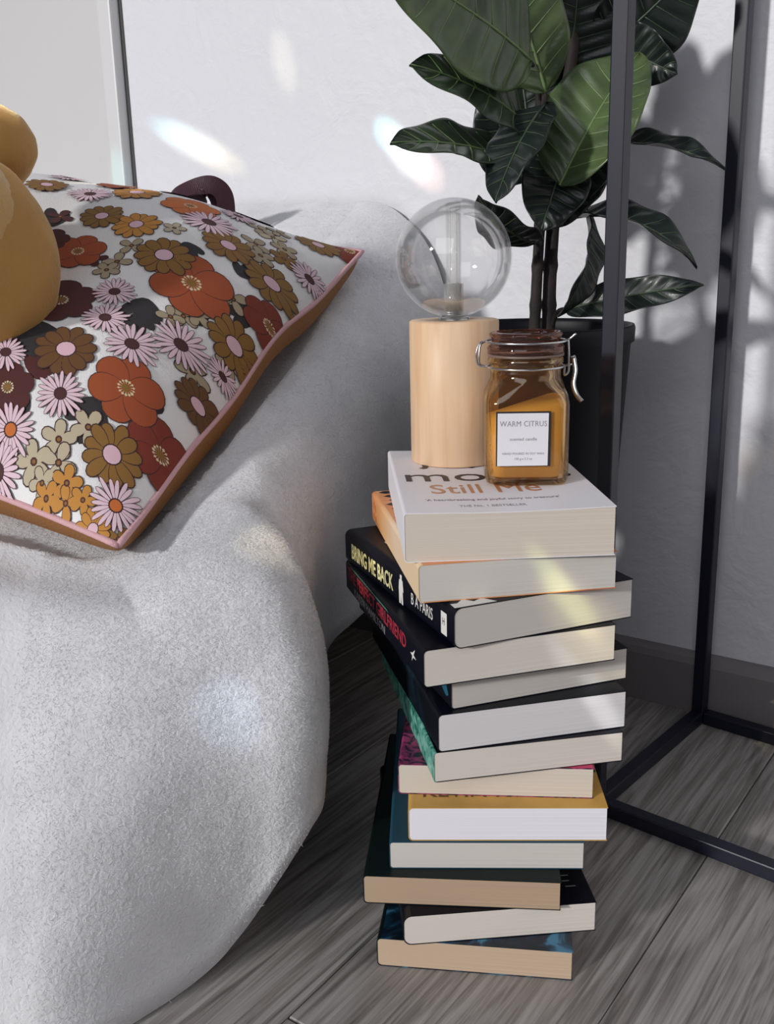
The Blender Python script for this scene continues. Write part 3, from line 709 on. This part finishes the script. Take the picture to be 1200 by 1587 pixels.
# from the floor up: (x, y) of the front spine corner, turn, width, thickness
ST = [(-0.014, 0.552, -8.2, .129, .0215), (0.004, 0.544, 4.5, .129, .022), (-0.022, 0.559, -5.6, .130, .021), (-0.004, 0.566, -2.6, .129, .020), (0.009, 0.567, -2.4, .131, .0245),
      (0.003, 0.585, -5.4, .130, .022), (0.026, 0.560, 9.8, .129, .0215), (0.029, 0.560, 12.7, .130, .0262), (0.038, 0.567, 18.5, .129, .0225), (0.020, 0.552, 15.9, .132, .025),
      (0.039, 0.552, 21.6, .130, .0268), (0.018, 0.563, 8.7, .128, .0248), (0.010, 0.568, 2.4, .131, .0315)]
LB = ['thick tan-paged paperback with a navy swirled cover, bottommost of the stack on the floor',
      'pale-paged paperback with a black cover, second from the floor in the stack',
      'tan-paged paperback with a very dark green cover jutting out left, third from the floor',
      'pale-paged paperback with a deep teal cover, under the mustard-covered one',
      'thick white-paged paperback with a mustard cover and brown lettering',
      'cream-paged paperback with a magenta printed cover, under the one with a teal spine',
      'pale-paged paperback with a light teal spine in the middle of the stack',
      'white-paged paperback with a dark cover directly above the light teal spine',
      'slim grey-paged paperback with a dark blue-black cover, under the red-lettered one',
      'paperback with a black spine lettered in red',
      'black paperback with white lettering on its spine, angled most of all in the stack',
      'paperback with a pale orange spine and dark jagged tree print, second from the top',
      'thick white paperback on top of the stack, under the lamp and candle jar']
CV = [(P_tan, K_navy, K_green), (P_warm, K_black, K_blk2), (P_tan2, K_green, K_green), (P_grey, K_tealdk, K_tealdk), (P_white, K_mus, K_mus), (P_cream, K_mag, K_mag),
      (P_warm, K_black, K_teal), (P_cool, K_black, K_blk2), (P_grey, K_black, K_blk2), (P_warm, K_black, K_black), (P_grey, K_black, K_black), (P_grey, K_orange, K_fade), (P_cream, K_white, K_white)]
z = 0.0003; BK = []; gap = 0.00004
for i, (x, y, r, Wd, T) in enumerate(ST):
    pm, cm, smt = CV[i]
    b = book(LB[i], (x, y, z), r, Wd, T, D, pm, cm, smt, rs=[.003, .0055, .0025, .0022, .003, .0022, .002, .003, .0025, .003, .0055, .003, .0022][i], bow=(-0.0012 if i == 12 else 0))
    BK.append((b, T, Wd)); z += T + gap
ZTOP = z - gap
# top book: lettering
b, T, Wd = BK[12]
text_part('cover_text', 'moyes', 0.046, T_blk, b, on_top(0.005, 0.086, T - 0.0009), sx=1.0, bold=0.0)
text_part('cover_text', 'jojo', 0.046, T_blk, b, on_top(0.020, 0.137, T - 0.0008), sx=1.0)
text_part('cover_text', 'Still Me', 0.036, T_gold, b, on_top(0.021, 0.050, T - 0.0009), sx=0.70)
text_part('cover_text', "'A heartbreaking and joyful story to treasure'", 0.0066, T_gry, b, on_top(0.016, 0.030, T - 0.0009), sx=0.72)
text_part('cover_text', 'THE No. 1 BESTSELLER', 0.0066, T_gry, b, on_top(0.036, 0.014, T - 0.0010), sx=0.65)
for ch in b.children:
    if ch.name.startswith('cover_text'):
        for v in ch.data.vertices: v.co.z += 0.0010 - 0.0012 * sin(pi * v.co.x / Wd)
# second: jagged trees on front cover and spine lettering
b, T, Wd = BK[11]
rr = random.Random(4)
for k in range(7):
    yy = 0.197 - k * 0.013; pts = [(0, -0.006)]
    for q in range(5): pts += [(0.006 + q * 0.006, -0.006 + q * 0.0006 - 0.0), (0.009 + q * 0.006, -0.0045 + q * 0.0006)]
    pts += [(0.04, 0)] + [(0.009 + q * 0.006, 0.0045 - q * 0.0006) for q in range(4, -1, -1)] + [(0, 0.006)]
    flat('tree_print', [(0.03 - x * 0.75 + (k % 3) * 0.002, yy + y * 1.25 - 0.006) for x, y in [(0, -0.0055), (0.008, -0.007), (0.009, -0.004), (0.018, -0.0055), (0.019, -0.003), (0.028, -0.0035), (0.034, 0), (0.028, 0.0035), (0.019, 0.003), (0.018, 0.0055), (0.009, 0.004), (0.008, 0.007), (0, 0.0055)]], on_top(0, 0, T), K_black, b)
flat('tree_print', [(0.028, 0.1), (0.12, 0.1), (0.12, 0.196), (0.028, 0.196)], on_top(0, 0, T + 0.0), K_black, b)
flat('tree_print', [(0.03, 0.003), (0.045, 0.008), (0.06, 0.002), (0.06, 0.02), (0.03, 0.02)], on_top(0, 0, T), K_black, b)
for yy, zz, rx, rz in ((0.186, 0.0165, .0035, .0032), (0.178, 0.0150, .0028, .0036), (0.186, 0.0080, .0035, .0026), (0.177, 0.0070, .0036, .0030)):
    flat('spine_print', [(rx * cos(radians(a)) * (1 - .25 * (a % 80 == 0)), rz * sin(radians(a)) * (1 - .3 * (a % 120 == 0))) for a in range(0, 360, 40)], on_spine(yy, zz), T_or, b)
# third: white spine lettering
b, T, Wd = BK[10]
text_part('spine_text', 'BRING ME BACK', 0.0165, T_pal, b, on_spine(0.183, 0.0075), sx=0.70, bold=0.0003)
text_part('spine_text', 'B A PARIS', 0.0115, T_wh, b, on_spine(0.066, 0.0085), sx=0.72)
flat('figure_print', [(-0.0034, -0.011), (-0.0008, -0.011), (0, -0.004), (0.0008, -0.011), (0.0034, -0.011), (0.0028, -0.001), (0.0042, -0.002), (0.003, 0.006), (0.0016, 0.0068), (0.0018, 0.010), (-0.0016, 0.010), (-0.0014, 0.0068), (-0.003, 0.006), (-0.004, 0)],
     on_spine(0.083, 0.0135), T_wh, b)
flat('publisher_mark', rounded_rect(0.0042, 0.0075, 0.0004, 1), on_spine(0.014, 0.0125), T_wh, b)
text_part('publisher_text', 'H', 0.007, T_blk, b, on_spine(0.0165, 0.0115) @ Matrix.Translation((0, 0, 0.0001)), sx=0.8)
flat('worn_corner', [(0.001, 0.0005), (0.030, 0.0006), (0.024, 0.010), (0.017, 0.0065), (0.012, 0.013), (0.006, 0.0075), (0.0015, 0.008)], on_top(0, 0, T), T_wh, b)
flat('cover_print', [(0.055, 0.002), (0.07, 0.001), (0.08, 0.010), (0.066, 0.013)], on_top(0, 0, T), T_wh, b)
text_part('cover_text', 'BRING ME BACK', 0.016, T_wh, b, on_top(0.014, 0.14, T), sx=0.75)
# fourth: red lettering
b, T, Wd = BK[9]
text_part('spine_text', 'THE PERFECT GIRLFRIEND', 0.0135, T_red, b, on_spine(0.190, 0.0120), sx=0.98, bold=0.0002)
text_part('spine_text', 'KAREN HAMILTON', 0.0088, T_gry, b, on_spine(0.172, 0.0030), sx=1.15)
tw = Matrix.Translation((0, 0, 0))
flat('publisher_mark', [(-0.006, 0), (-0.002, 0.001), (0.004, 0.005), (0.001, 0.0005), (0.006, -0.001), (0.0, -0.0015), (-0.003, -0.005), (-0.002, -0.001)], on_spine(0.020, 0.014), T_wh, b)
# sixth from top and other spines
b, T, Wd = BK[9]
flat('spine_print', [(-0.055, -0.0006), (0.055, -0.0006), (0.05, 0.0006), (-0.05, 0.0006)], on_spine(0.13, 0.0235), mat('print_sea_green', '4d7468', 0.5), b)
b, T, Wd = BK[8]
flat('spine_print', [(-0.012, 0.006), (0.012, -0.006), (0.016, -0.004), (0.010, 0.006)], on_spine(0.020, 0.0125), mat('print_petrol_blue', '1f5a70', 0.5), b)
flat('publisher_mark', rounded_rect(0.004, 0.0065, 0.0004, 1), on_spine(0.035, 0.011), T_gry, b)
b, T, Wd = BK[6]

b, T, Wd = BK[5]
flat('cover_print', [(0.09, 0.0005), (0.1295, 0.0005), (0.1295, 0.012), (0.10, 0.012)], on_top(0, 0, T), mat('print_hot_pink', 'c23a62', 0.5), b)
b, T, Wd = BK[4]
text_part('cover_text', 'KEVIN KWAN', 0.019, T_brn, b, on_top(0.009, 0.0135, T), sx=0.84, bold=0.0002)
flat('cover_print', [(0.002, 0.045), (0.1305, 0.045), (0.1305, 0.196), (0.002, 0.196)], on_top(0, 0, T), speckle('print_dark_green', [(0.4, '15302c'), (0.6, '27544a'), (0.75, '7a4a2a')], 40), b)
b, T, Wd = BK[1]
for k, (x, y, l) in enumerate(((0.098, 0.070, 0.004), (0.098, 0.060, 0.003), (0.112, 0.030, 0.006), (0.112, 0.024, 0.005), (0.113, 0.018, 0.007), (0.103, 0.100, 0.004))):
    flat('cover_print', [(x, y), (x + l, y), (x + l, y + 0.0007), (x, y + 0.0007)], on_top(0, 0, T), T_gry, b)

# ------------------------------------------------------------------ lamp on the stack
def wood():
    m = mat('pale_birch', 'd3ab80', 0.5); nt = m.node_tree; b = nt.nodes['Principled BSDF']; tc = nt.nodes.new('ShaderNodeTexCoord')
    mp = nt.nodes.new('ShaderNodeMapping'); mp.inputs['Scale'].default_value = (60, 60, 5)
    n = nt.nodes.new('ShaderNodeTexNoise'); n.inputs['Scale'].default_value = 1.6; n.inputs['Detail'].default_value = 5; n.inputs['Distortion'].default_value = 0.4
    nt.links.new(tc.outputs['Object'], mp.inputs['Vector']); nt.links.new(mp.outputs[0], n.inputs['Vector'])
    r = ramp(nt, [(0.25, 'd0a884'), (0.5, 'dcba98'), (0.75, 'e3c6a8')]); nt.links.new(n.outputs['Fac'], r.inputs['Fac']); nt.links.new(r.outputs['Color'], b.inputs['Base Color'])
    bp = nt.nodes.new('ShaderNodeBump'); bp.inputs['Strength'].default_value = 0.1; bp.inputs['Distance'].default_value = 0.0005
    nt.links.new(n.outputs['Fac'], bp.inputs['Height']); nt.links.new(bp.outputs['Normal'], b.inputs['Normal']); return m
M_glass = thin('clear_glass', (0.985, 0.985, 0.985), 0.015, (0.8, 0.8, 0.8), 0.01, 0.5)
M_chrome = mat('brushed_chrome', 'c9c9c9', 0.25, Metallic=1.0)
ZB = ZTOP + 0.0001
lamp = thing('table_lamp', 'round clear glass globe lamp on a tall pale wooden cylinder, on the book stack', 'lamp', (0.053, 0.7285, ZB - 0.0006))
R = 0.0332; HC = 0.4155 - ZB
obj('wooden_base', lathe([(R - .001, 0), (R, .001), (R, HC - .0012), (R - .0012, HC), (.012, HC + .0001), (.012, HC - .004)], 72), wood(), lamp, True)
lamp.children[0].data.polygons[0].use_smooth = True
GR = 0.0423; GC = HC + 0.0425 + 0.0015
pr = [(0.0105, GC - sqrt(GR ** 2 - 0.0105 ** 2))]
a0 = math.acos(-pr[0][1] / GR + GC / GR) if False else math.asin(0.0105 / GR)
n_ = 48
outer = [(GR * sin(a0 + (pi - a0) * k / n_), GC - GR * cos(a0 + (pi - a0) * k / n_)) for k in range(n_ + 1)]; outer[-1] = (0.00001, GC + GR)
gi = GR - 0.0009; inner = [(gi * sin(a0 + (pi - a0) * k / n_), GC - gi * cos(a0 + (pi - a0) * k / n_)) for k in range(n_ + 1)]; inner[-1] = (0.00001, GC + gi)
bm = lathe(outer + inner[::-1], 72, False, False)
ed = [e for e in bm.edges if e.is_boundary]; bmesh.ops.bridge_loops(bm, edges=ed) if ed else None
bmesh.ops.remove_doubles(bm, verts=bm.verts[:], dist=0.00003); bmesh.ops.recalc_face_normals(bm, faces=bm.faces)
globe = obj('glass_globe', bm, M_glass, lamp, True)
ring = lathe([(0.0115, HC - 0.002), (0.0115, HC + 0.0016), (0.0095, HC + 0.0022), (0.0095, HC - 0.002)], 40, False, False)
obj('socket_ring', ring, M_chrome, lamp, True)
zt_ = GC + GR - 0.0035
bm = lathe([(0.0056, HC + 0.003), (0.0056, zt_), (0.0048, zt_), (0.0048, HC + 0.003)], 32, False, False)
bmesh.ops.bridge_loops(bm, edges=[e for e in bm.edges if e.is_boundary]); bmesh.ops.recalc_face_normals(bm, faces=bm.faces)
M_tube = thin('thin_tube_glass', (0.99, 0.99, 0.99), 0.02, (1.0, 1.0, 0.97), 0.14, 0.12)  # white diffuse share paints in the tube's bright window reflections
obj('glass_tube', bm, M_tube, lamp, True)
bm = lathe([(0.0072, HC + 0.002), (0.0072, HC + 0.026), (0.0066, HC + 0.026), (0.0066, HC + 0.002)], 32, False, False)
bmesh.ops.bridge_loops(bm, edges=[e for e in bm.edges if e.is_boundary]); bmesh.ops.recalc_face_normals(bm, faces=bm.faces)
obj('glass_sleeve', bm, M_tube, lamp, True)
for sx_ in (-1, 1):
    obj('support_wire', tube_bm([(sx_ * 0.0022, 0, HC + 0.002), (sx_ * 0.0022, 0, zt_ - 0.002)], 0.0004, 6), M_chrome, lamp)
    obj('filament', tube_bm([(sx_ * 0.0034, 0.001, HC + 0.004), (sx_ * 0.0034, 0.001, HC + 0.027)], 0.0007, 6), mat('pale_filament', 'd9cf9c', 0.5), lamp)

# ------------------------------------------------------------------ candle jar
M_amber = thin('amber_glass', (0.92, 0.79, 0.57), 0.03, (0.26, 0.11, 0.04), 0.06)
M_wax = mat('mustard_wax', (0.98, 0.80, 0.40), 0.6)
jar = thing('candle_jar', 'square amber glass candle jar with white label, wire clip and mustard wax', 'candle', (0.0965, 0.660, ZB - 0.0006), radians(-4))
def loft(sections, n=6, cap=True):
    bm = bmesh.new(); rings = []
    for hx, hy, r, zz in sections: rings.append([bm.verts.new((x, y, zz)) for x, y in rounded_rect(hx, hy, r, n)])
    N = len(rings[0])
    for A, B in zip(rings, rings[1:]):
        for k in range(N): bm.faces.new((A[k], A[(k + 1) % N], B[(k + 1) % N], B[k]))
    if cap: bm.faces.new(rings[0][::-1]); bm.faces.new(rings[-1])
    return bm
h = 0.0282; rn = 0.0245
body_o = [(h - .005, h - .005, .008, 0.0), (h - .0015, h - .0015, .009, .0012), (h, h, .010, .005), (h, h, .010, .055), (h - .0008, h - .0008, .012, .060), (h - .0025, h - .0025, .017, .0645),
          (rn + .0004, rn + .0004, .021, .068), (rn - .0005, rn - .0005, .0239, .070), (rn - .0005, rn - .0005, .0239, .079), (rn + .001, rn + .001, .0254, .080), (rn + .001, rn + .001, .0254, .083), (rn - .001, rn - .001, .0234, .0845)]
body_i = [(max(a - .0022, .004), max(b - .0022, .004), max(c - .0022, .003), max(z_, .004)) for a, b, c, z_ in body_o]
body_i[0] = (h - .008, h - .008, .006, .0042); body_i[-1] = (rn - .0032, rn - .0032, .0212, .0845)
bm = loft(body_o + body_i[::-1], 8)
bmesh.ops.recalc_face_normals(bm, faces=bm.faces); obj('glass_body', bm, M_amber, jar, True)
# wax, top sloped up to the right, shaping in a shadow edge
wx = [(h - .0078, h - .0078, .0062, .0043), (h - .0028, h - .0028, .0075, .0065), (h - .0024, h - .0024, .0078, .020), (h - .0024, h - .0024, .0078, .042)]
bm = loft(wx, 8, True); bmesh.ops.recalc_face_normals(bm, faces=bm.faces)
for v in bm.verts:
    if v.co.z > 0.04: v.co.z = 0.0505 + 0.0075 * sin(v.co.x / h * 1.4) - 0.0015 * (v.co.y / h)
    if v.co.z > 0.0555: v.co.z = 0.0555
obj('wax', bm, M_wax, jar, True)
obj('gasket', loft([(rn + .0012, rn + .0012, .0256, .0846), (rn + .0012, rn + .0012, .0256, .0862)], 10), mat('clear_rubber', '8a7468', 0.4, Transmission_Weight=0.3), jar, True)
lid = lathe([(rn + .0008, .0863), (rn + .0014, .0868), (rn + .0014, .0905), (rn + .0004, .0918), (rn - .0005, .092), (rn - .002, .0955), (rn - .0005, .0975), (rn + .0002, .0992), (rn - .001, .1005), (rn - .004, .1008), (rn - .0055, .0985), (0.0001, .098)], 64, True, False)
bmesh.ops.remove_doubles(lid, verts=lid.verts[:], dist=0.0002); bmesh.ops.recalc_face_normals(lid, faces=lid.faces)
obj('lid', lid, thin('dark_amber_glass', (0.62, 0.42, 0.34), 0.03, (0.16, 0.07, 0.05), 0.12), jar, True)
def circ(r, zz, a0=0, a1=360, n=40, sag=0):
    return [(r * cos(radians(a0 + (a1 - a0) * k / n)), r * sin(radians(a0 + (a1 - a0) * k / n)), zz + sag * sin(radians(a0 + (a1 - a0) * k / n))) for k in range(n + 1)]
wr = 0.00075
obj('neck_wire', tube_bm(circ(rn + .0012, .0775, 0, 359, 60), wr, 8), M_chrome, jar, True)
obj('lid_wire', tube_bm(circ(rn + .0024, .0945, 180, 360, 36, 0.0) , wr, 8), M_chrome, jar, True)
obj('lid_wire', tube_bm(circ(rn + .0024, .0945, 0, 180, 36, 0.0), wr, 8), M_chrome, jar, True)
X = rn + .0024
obj('hinge_wire', tube_bm(spline([(-X, 0, .0945), (-X - .004, -.002, .0935), (-X - .0065, -.003, .087), (-X - .0055, -.003, .0795), (-X - .001, -.003, .078), (-X + .001, -.003, .0785)], 6), wr, 8), M_chrome, jar, True)
obj('hinge_wire', tube_bm(spline([(-X, .003, .0945), (-X - .0035, .002, .092), (-X - .0045, .001, .084), (-X - .004, .001, .0790), (-X, .001, .0775)], 6), wr, 8), M_chrome, jar, True)
obj('clasp_wire', tube_bm(spline([(X - .001, -.002, .0945), (X + .002, -.003, .0955), (X + .006, -.004, .099)], 6), wr, 8), M_chrome, jar, True)
obj('clasp_wire', tube_bm(spline([(X + .001, -.003, .0955), (X + .0015, -.004, .085), (X + .0015, -.004, .074), (X - .001, -.003, .0715), (X - .001, -.003, .0775)], 6), wr, 8), M_chrome, jar, True)
obj('clasp_wire', tube_bm([(X - .001, -.002, .0775), (X + .004, -.003, .0785), (X + .0062, -.003, .0815), (X + .0055, -.003, .084), (X + .003, -.003, .083)], wr, 8), M_chrome, jar, True)
obj('clasp_lever', ribbon([(X + .0045, -.004, .083), (X + .0058, -.006, .075), (X + .0045, -.008, .066), (X + .0065, -.010, .059), (X + .0100, -.011, .0545)], .0032, .0007, (0.7, -0.5, 0.3)), M_chrome, jar, True)
FRONT = Matrix(((1, 0, 0, 0), (0, 0, -1, -h - .00005), (0, 1, 0, 0), (0, 0, 0, 1)))
def fl_(x, y, dz=0): return FRONT @ Matrix.Translation((x, y, dz))
lx, lz = -0.0030, 0.0325
bk = flat('label_border', [(-.0180, -.0184), (.0180, -.0184), (.0180, .0184), (-.0180, .0184)], fl_(lx, lz, 0), T_blk, jar, .0001)
flat('label_card', [(-.0172, -.0182), (.0162, -.0180), (.0165, .0172), (-.0170, .0172)], fl_(lx, lz, .00012), mat('label_white', 'd9d8de', 0.7), jar, .0001)
text_part('label_text', 'WARM CITRUS', .0052, T_gry, jar, fl_(lx, lz + .0085, .0003), align='CENTER', sx=.86, spacing=1.05)
text_part('label_text', 'scented candle', .0030, T_gry, jar, fl_(lx, lz - .001, .0003), align='CENTER')
text_part('label_text', 'HAND POURED IN SOY WAX', .0021, T_gry, jar, fl_(lx, lz - .0105, .0003), align='CENTER')
text_part('label_text', '150 g e 5.3 oz', .0021, T_gry, jar, fl_(lx, lz - .0140, .0003), align='CENTER')

# ------------------------------------------------------------------ black metal frame (open rack)
FA = radians(41); fd = Vector((sin(FA), cos(FA), 0)); fr = Vector((cos(FA), -sin(FA), 0))
FL = Vector((0.1725, 0.735, 0)); FB = Vector((0.3105, 0.8915, 0)); fdl = (FB - FL).length; fd = (FB - FL).normalized(); fr = Vector((fd.y, -fd.x, 0))
rack = thing('metal_rack', 'open black square-tube metal frame standing beside the plant', 'rack', FL, atan2(-fd.x, fd.y) )
b_ = 0.0062; HT = 0.95; LN = 0.46
def rbox(name, *a): obj(name, box_bm(*a, bev=0.0012, seg=2), M_black, rack, False)
for x_ in (0, LN):
    for y_ in (0, fdl): rbox('post', x_ - b_, x_ + b_, y_ - b_, y_ + b_, 0, HT)
for zz in (0, HT):
    for y_ in (0, fdl): rbox('crossbar', b_, LN - b_, y_ - b_, y_ + b_, zz, zz + 2 * b_)
    for x_ in (0, LN): rbox('crossbar', x_ - b_, x_ + b_, b_ * (1 if zz == 0 else -1), fdl - b_ * (1 if zz == 0 else -1), zz, zz + 2 * b_)

# ------------------------------------------------------------------ plant, pot and stand
PX, PY = 0.130, 0.862
stand = thing('plant_stand', 'small round black stand under the plant pot behind the books', 'stand', (PX, PY, 0))
obj('stand_top', lathe([(.060, .238), (.062, .240), (.062, .252), (.060, .254)], 40), M_black, stand)
for k in range(3):
    a = radians(90 + 120 * k); obj('leg', tube_bm([(.040 * cos(a), .040 * sin(a), .240), (.048 * cos(a), .048 * sin(a), 0.002)], .006, 10), M_black, stand, True)
pot = thing('plant_pot', 'round matte black pot holding the rubber plant', 'pot', (PX, PY, 0.2545))
pz = 0.2545
obj('pot_body', lathe([(.001, 0), (.070, 0), (.076, .004), (.079, .012), (.086, .130), (.089, .132), (.0895, .1435), (.0885, .146), (.0855, .146), (.0845, .142), (.083, .128), (.001, .128)], 72, False, False), M_pot, pot, True)
obj('soil', lathe([(.0825, .1281), (.081, .131), (.05, .133), (.001, .134)], 48, False, False), M_soil, pot, True)
def leafmat(name, col, dark, rough=0.3):
    m = mat(name, col, rough, Coat_Weight=0.1, Coat_Roughness=0.2); nt = m.node_tree; b = nt.nodes['Principled BSDF']; tc = nt.nodes.new('ShaderNodeTexCoord')
    n = nt.nodes.new('ShaderNodeTexNoise'); n.inputs['Scale'].default_value = 28; n.inputs['Detail'].default_value = 4
    nt.links.new(tc.outputs['Object'], n.inputs['Vector']); r = ramp(nt, [(0.3, dark), (0.7, col)]); nt.links.new(n.outputs['Fac'], r.inputs['Fac']); nt.links.new(r.outputs['Color'], b.inputs['Base Color'])
    bp = nt.nodes.new('ShaderNodeBump'); bp.inputs['Strength'].default_value = 0.25; bp.inputs['Distance'].default_value = 0.001
    nt.links.new(n.outputs['Fac'], bp.inputs['Height']); nt.links.new(bp.outputs['Normal'], b.inputs['Normal']); return m
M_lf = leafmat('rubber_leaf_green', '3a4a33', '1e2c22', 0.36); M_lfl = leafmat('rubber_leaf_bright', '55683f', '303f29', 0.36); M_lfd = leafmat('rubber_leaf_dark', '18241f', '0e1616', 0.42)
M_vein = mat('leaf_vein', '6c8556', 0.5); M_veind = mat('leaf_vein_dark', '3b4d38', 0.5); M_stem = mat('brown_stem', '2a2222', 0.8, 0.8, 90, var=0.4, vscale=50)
plant = thing('rubber_plant', 'glossy dark green rubber plant with thick stems and large oval leaves', 'plant', (PX, PY, pz + .13))
PI_ = Matrix.Translation((-PX, -PY, -(pz + .13)))
ST0 = [Vector(p) for p in ((.133, .862, .385), (.135, .860, .45), (.137, .858, .52), (.134, .855, .60), (.138, .86, .70))]
ST1 = [Vector(p) for p in ((.147, .870, .385), (.1475, .868, .45), (.152, .868, .53), (.160, .868, .60), (.170, .87, .69))]
for Sx, rr_ in ((ST0, .0050), (ST1, .0062)):
    pts = spline([PI_ @ p for p in Sx], 10); rad = [rr_ * (1 - .25 * i / len(pts)) * (1 + .16 * (i % 5 == 0)) for i in range(len(pts))]
    obj('stem', tube_bm(pts, rad, 12), M_stem, plant, True)
def leaf(base, tip, hw, nrm, sag=0.0, fold=0.25, m=None, att=None, vein=None, curl=0.0, tipw=0.82):
    base, tip, N = Vector(base), Vector(tip), Vector(nrm).normalized(); L = (tip - base).length; X_ = (tip - base).normalized()
    N = (N - X_ * N.dot(X_)).normalized(); Sd = N.cross(X_); NL, NS = 44, 14; V = []; Fc = []
    def mid(t): return base + X_ * L * t + N * (sag * 4 * t * (1 - t)) - N * curl * t ** 3
    def width(t): return hw * (sin(pi * min(1, t ** tipw)) ** 0.62) * (1 - 0.25 * sm(t, .93, 1)) if 0 < t < 1 else 0.0006
    def pt(t, s, off=0.0):
        wv = width(t); rel = 0.0016 * math.cos(2 * pi * (t * 8 - abs(s) * 1.1)) * (abs(s) ** .5) * (1 - abs(s) ** 4) * min(1, hw / .03)
        ed_ = 0.002 * sin(t * 17 + s * 2) * s * s
        return PI_ @ (mid(t) + Sd * (wv * s * cos(fold)) + N * (abs(wv * s) * sin(fold) + rel + ed_ + off))
    for i in range(NL + 1):
        for j in range(-NS, NS + 1): V.append(pt(i / NL, j / NS))
    K = 2 * NS + 1; nV = len(V)
    for i in range(NL + 1):
        for j in range(-NS, NS + 1): V.append(pt(i / NL, j / NS, -0.0008))
    for i in range(NL):
        for j in range(2 * NS):
            a = i * K + j; Fc.append((a, a + K, a + K + 1, a + 1)); Fc.append((nV + a, nV + a + 1, nV + a + K + 1, nV + a + K))
    for i in range(NL):
        for j, fl2 in ((0, 0), (2 * NS, 1)):
            a = i * K + j; q = (a, nV + a, nV + a + K, a + K); Fc.append(q if not fl2 else q[::-1])
    lf = pyobj('leaf', V, Fc, m or M_lf, plant)
    bm = bmesh.new(); add_tube(bm, [pt(k / 24, 0, 0.0002) for k in range(25)], [0.0013 * (1 - .7 * k / 24) for k in range(25)], 6)
    for k in range(1, 8):
        for s_ in (-1, 1):
            t0 = k / 8.6 + .01 * (s_); add_tube(bm, [pt(t0 + .09 * q / 6 * 1.1, s_ * (0.02 + .86 * q / 6), 0.0001) for q in range(7)], [0.00055 * (1 - .6 * q / 6) for q in range(7)], 5)
    bmesh.ops.recalc_face_normals(bm, faces=bm.faces); obj('midrib', bm, vein or M_vein, lf, True)
    if att is not None:
        A = Vector(att); obj('petiole', tube_bm(spline([PI_ @ A, PI_ @ ((A + base) / 2 + Vector((0, 0, .006))), PI_ @ (base + X_ * .004)], 5), [.0022] * 11, 8), M_stem, lf, True)
#LEAVES
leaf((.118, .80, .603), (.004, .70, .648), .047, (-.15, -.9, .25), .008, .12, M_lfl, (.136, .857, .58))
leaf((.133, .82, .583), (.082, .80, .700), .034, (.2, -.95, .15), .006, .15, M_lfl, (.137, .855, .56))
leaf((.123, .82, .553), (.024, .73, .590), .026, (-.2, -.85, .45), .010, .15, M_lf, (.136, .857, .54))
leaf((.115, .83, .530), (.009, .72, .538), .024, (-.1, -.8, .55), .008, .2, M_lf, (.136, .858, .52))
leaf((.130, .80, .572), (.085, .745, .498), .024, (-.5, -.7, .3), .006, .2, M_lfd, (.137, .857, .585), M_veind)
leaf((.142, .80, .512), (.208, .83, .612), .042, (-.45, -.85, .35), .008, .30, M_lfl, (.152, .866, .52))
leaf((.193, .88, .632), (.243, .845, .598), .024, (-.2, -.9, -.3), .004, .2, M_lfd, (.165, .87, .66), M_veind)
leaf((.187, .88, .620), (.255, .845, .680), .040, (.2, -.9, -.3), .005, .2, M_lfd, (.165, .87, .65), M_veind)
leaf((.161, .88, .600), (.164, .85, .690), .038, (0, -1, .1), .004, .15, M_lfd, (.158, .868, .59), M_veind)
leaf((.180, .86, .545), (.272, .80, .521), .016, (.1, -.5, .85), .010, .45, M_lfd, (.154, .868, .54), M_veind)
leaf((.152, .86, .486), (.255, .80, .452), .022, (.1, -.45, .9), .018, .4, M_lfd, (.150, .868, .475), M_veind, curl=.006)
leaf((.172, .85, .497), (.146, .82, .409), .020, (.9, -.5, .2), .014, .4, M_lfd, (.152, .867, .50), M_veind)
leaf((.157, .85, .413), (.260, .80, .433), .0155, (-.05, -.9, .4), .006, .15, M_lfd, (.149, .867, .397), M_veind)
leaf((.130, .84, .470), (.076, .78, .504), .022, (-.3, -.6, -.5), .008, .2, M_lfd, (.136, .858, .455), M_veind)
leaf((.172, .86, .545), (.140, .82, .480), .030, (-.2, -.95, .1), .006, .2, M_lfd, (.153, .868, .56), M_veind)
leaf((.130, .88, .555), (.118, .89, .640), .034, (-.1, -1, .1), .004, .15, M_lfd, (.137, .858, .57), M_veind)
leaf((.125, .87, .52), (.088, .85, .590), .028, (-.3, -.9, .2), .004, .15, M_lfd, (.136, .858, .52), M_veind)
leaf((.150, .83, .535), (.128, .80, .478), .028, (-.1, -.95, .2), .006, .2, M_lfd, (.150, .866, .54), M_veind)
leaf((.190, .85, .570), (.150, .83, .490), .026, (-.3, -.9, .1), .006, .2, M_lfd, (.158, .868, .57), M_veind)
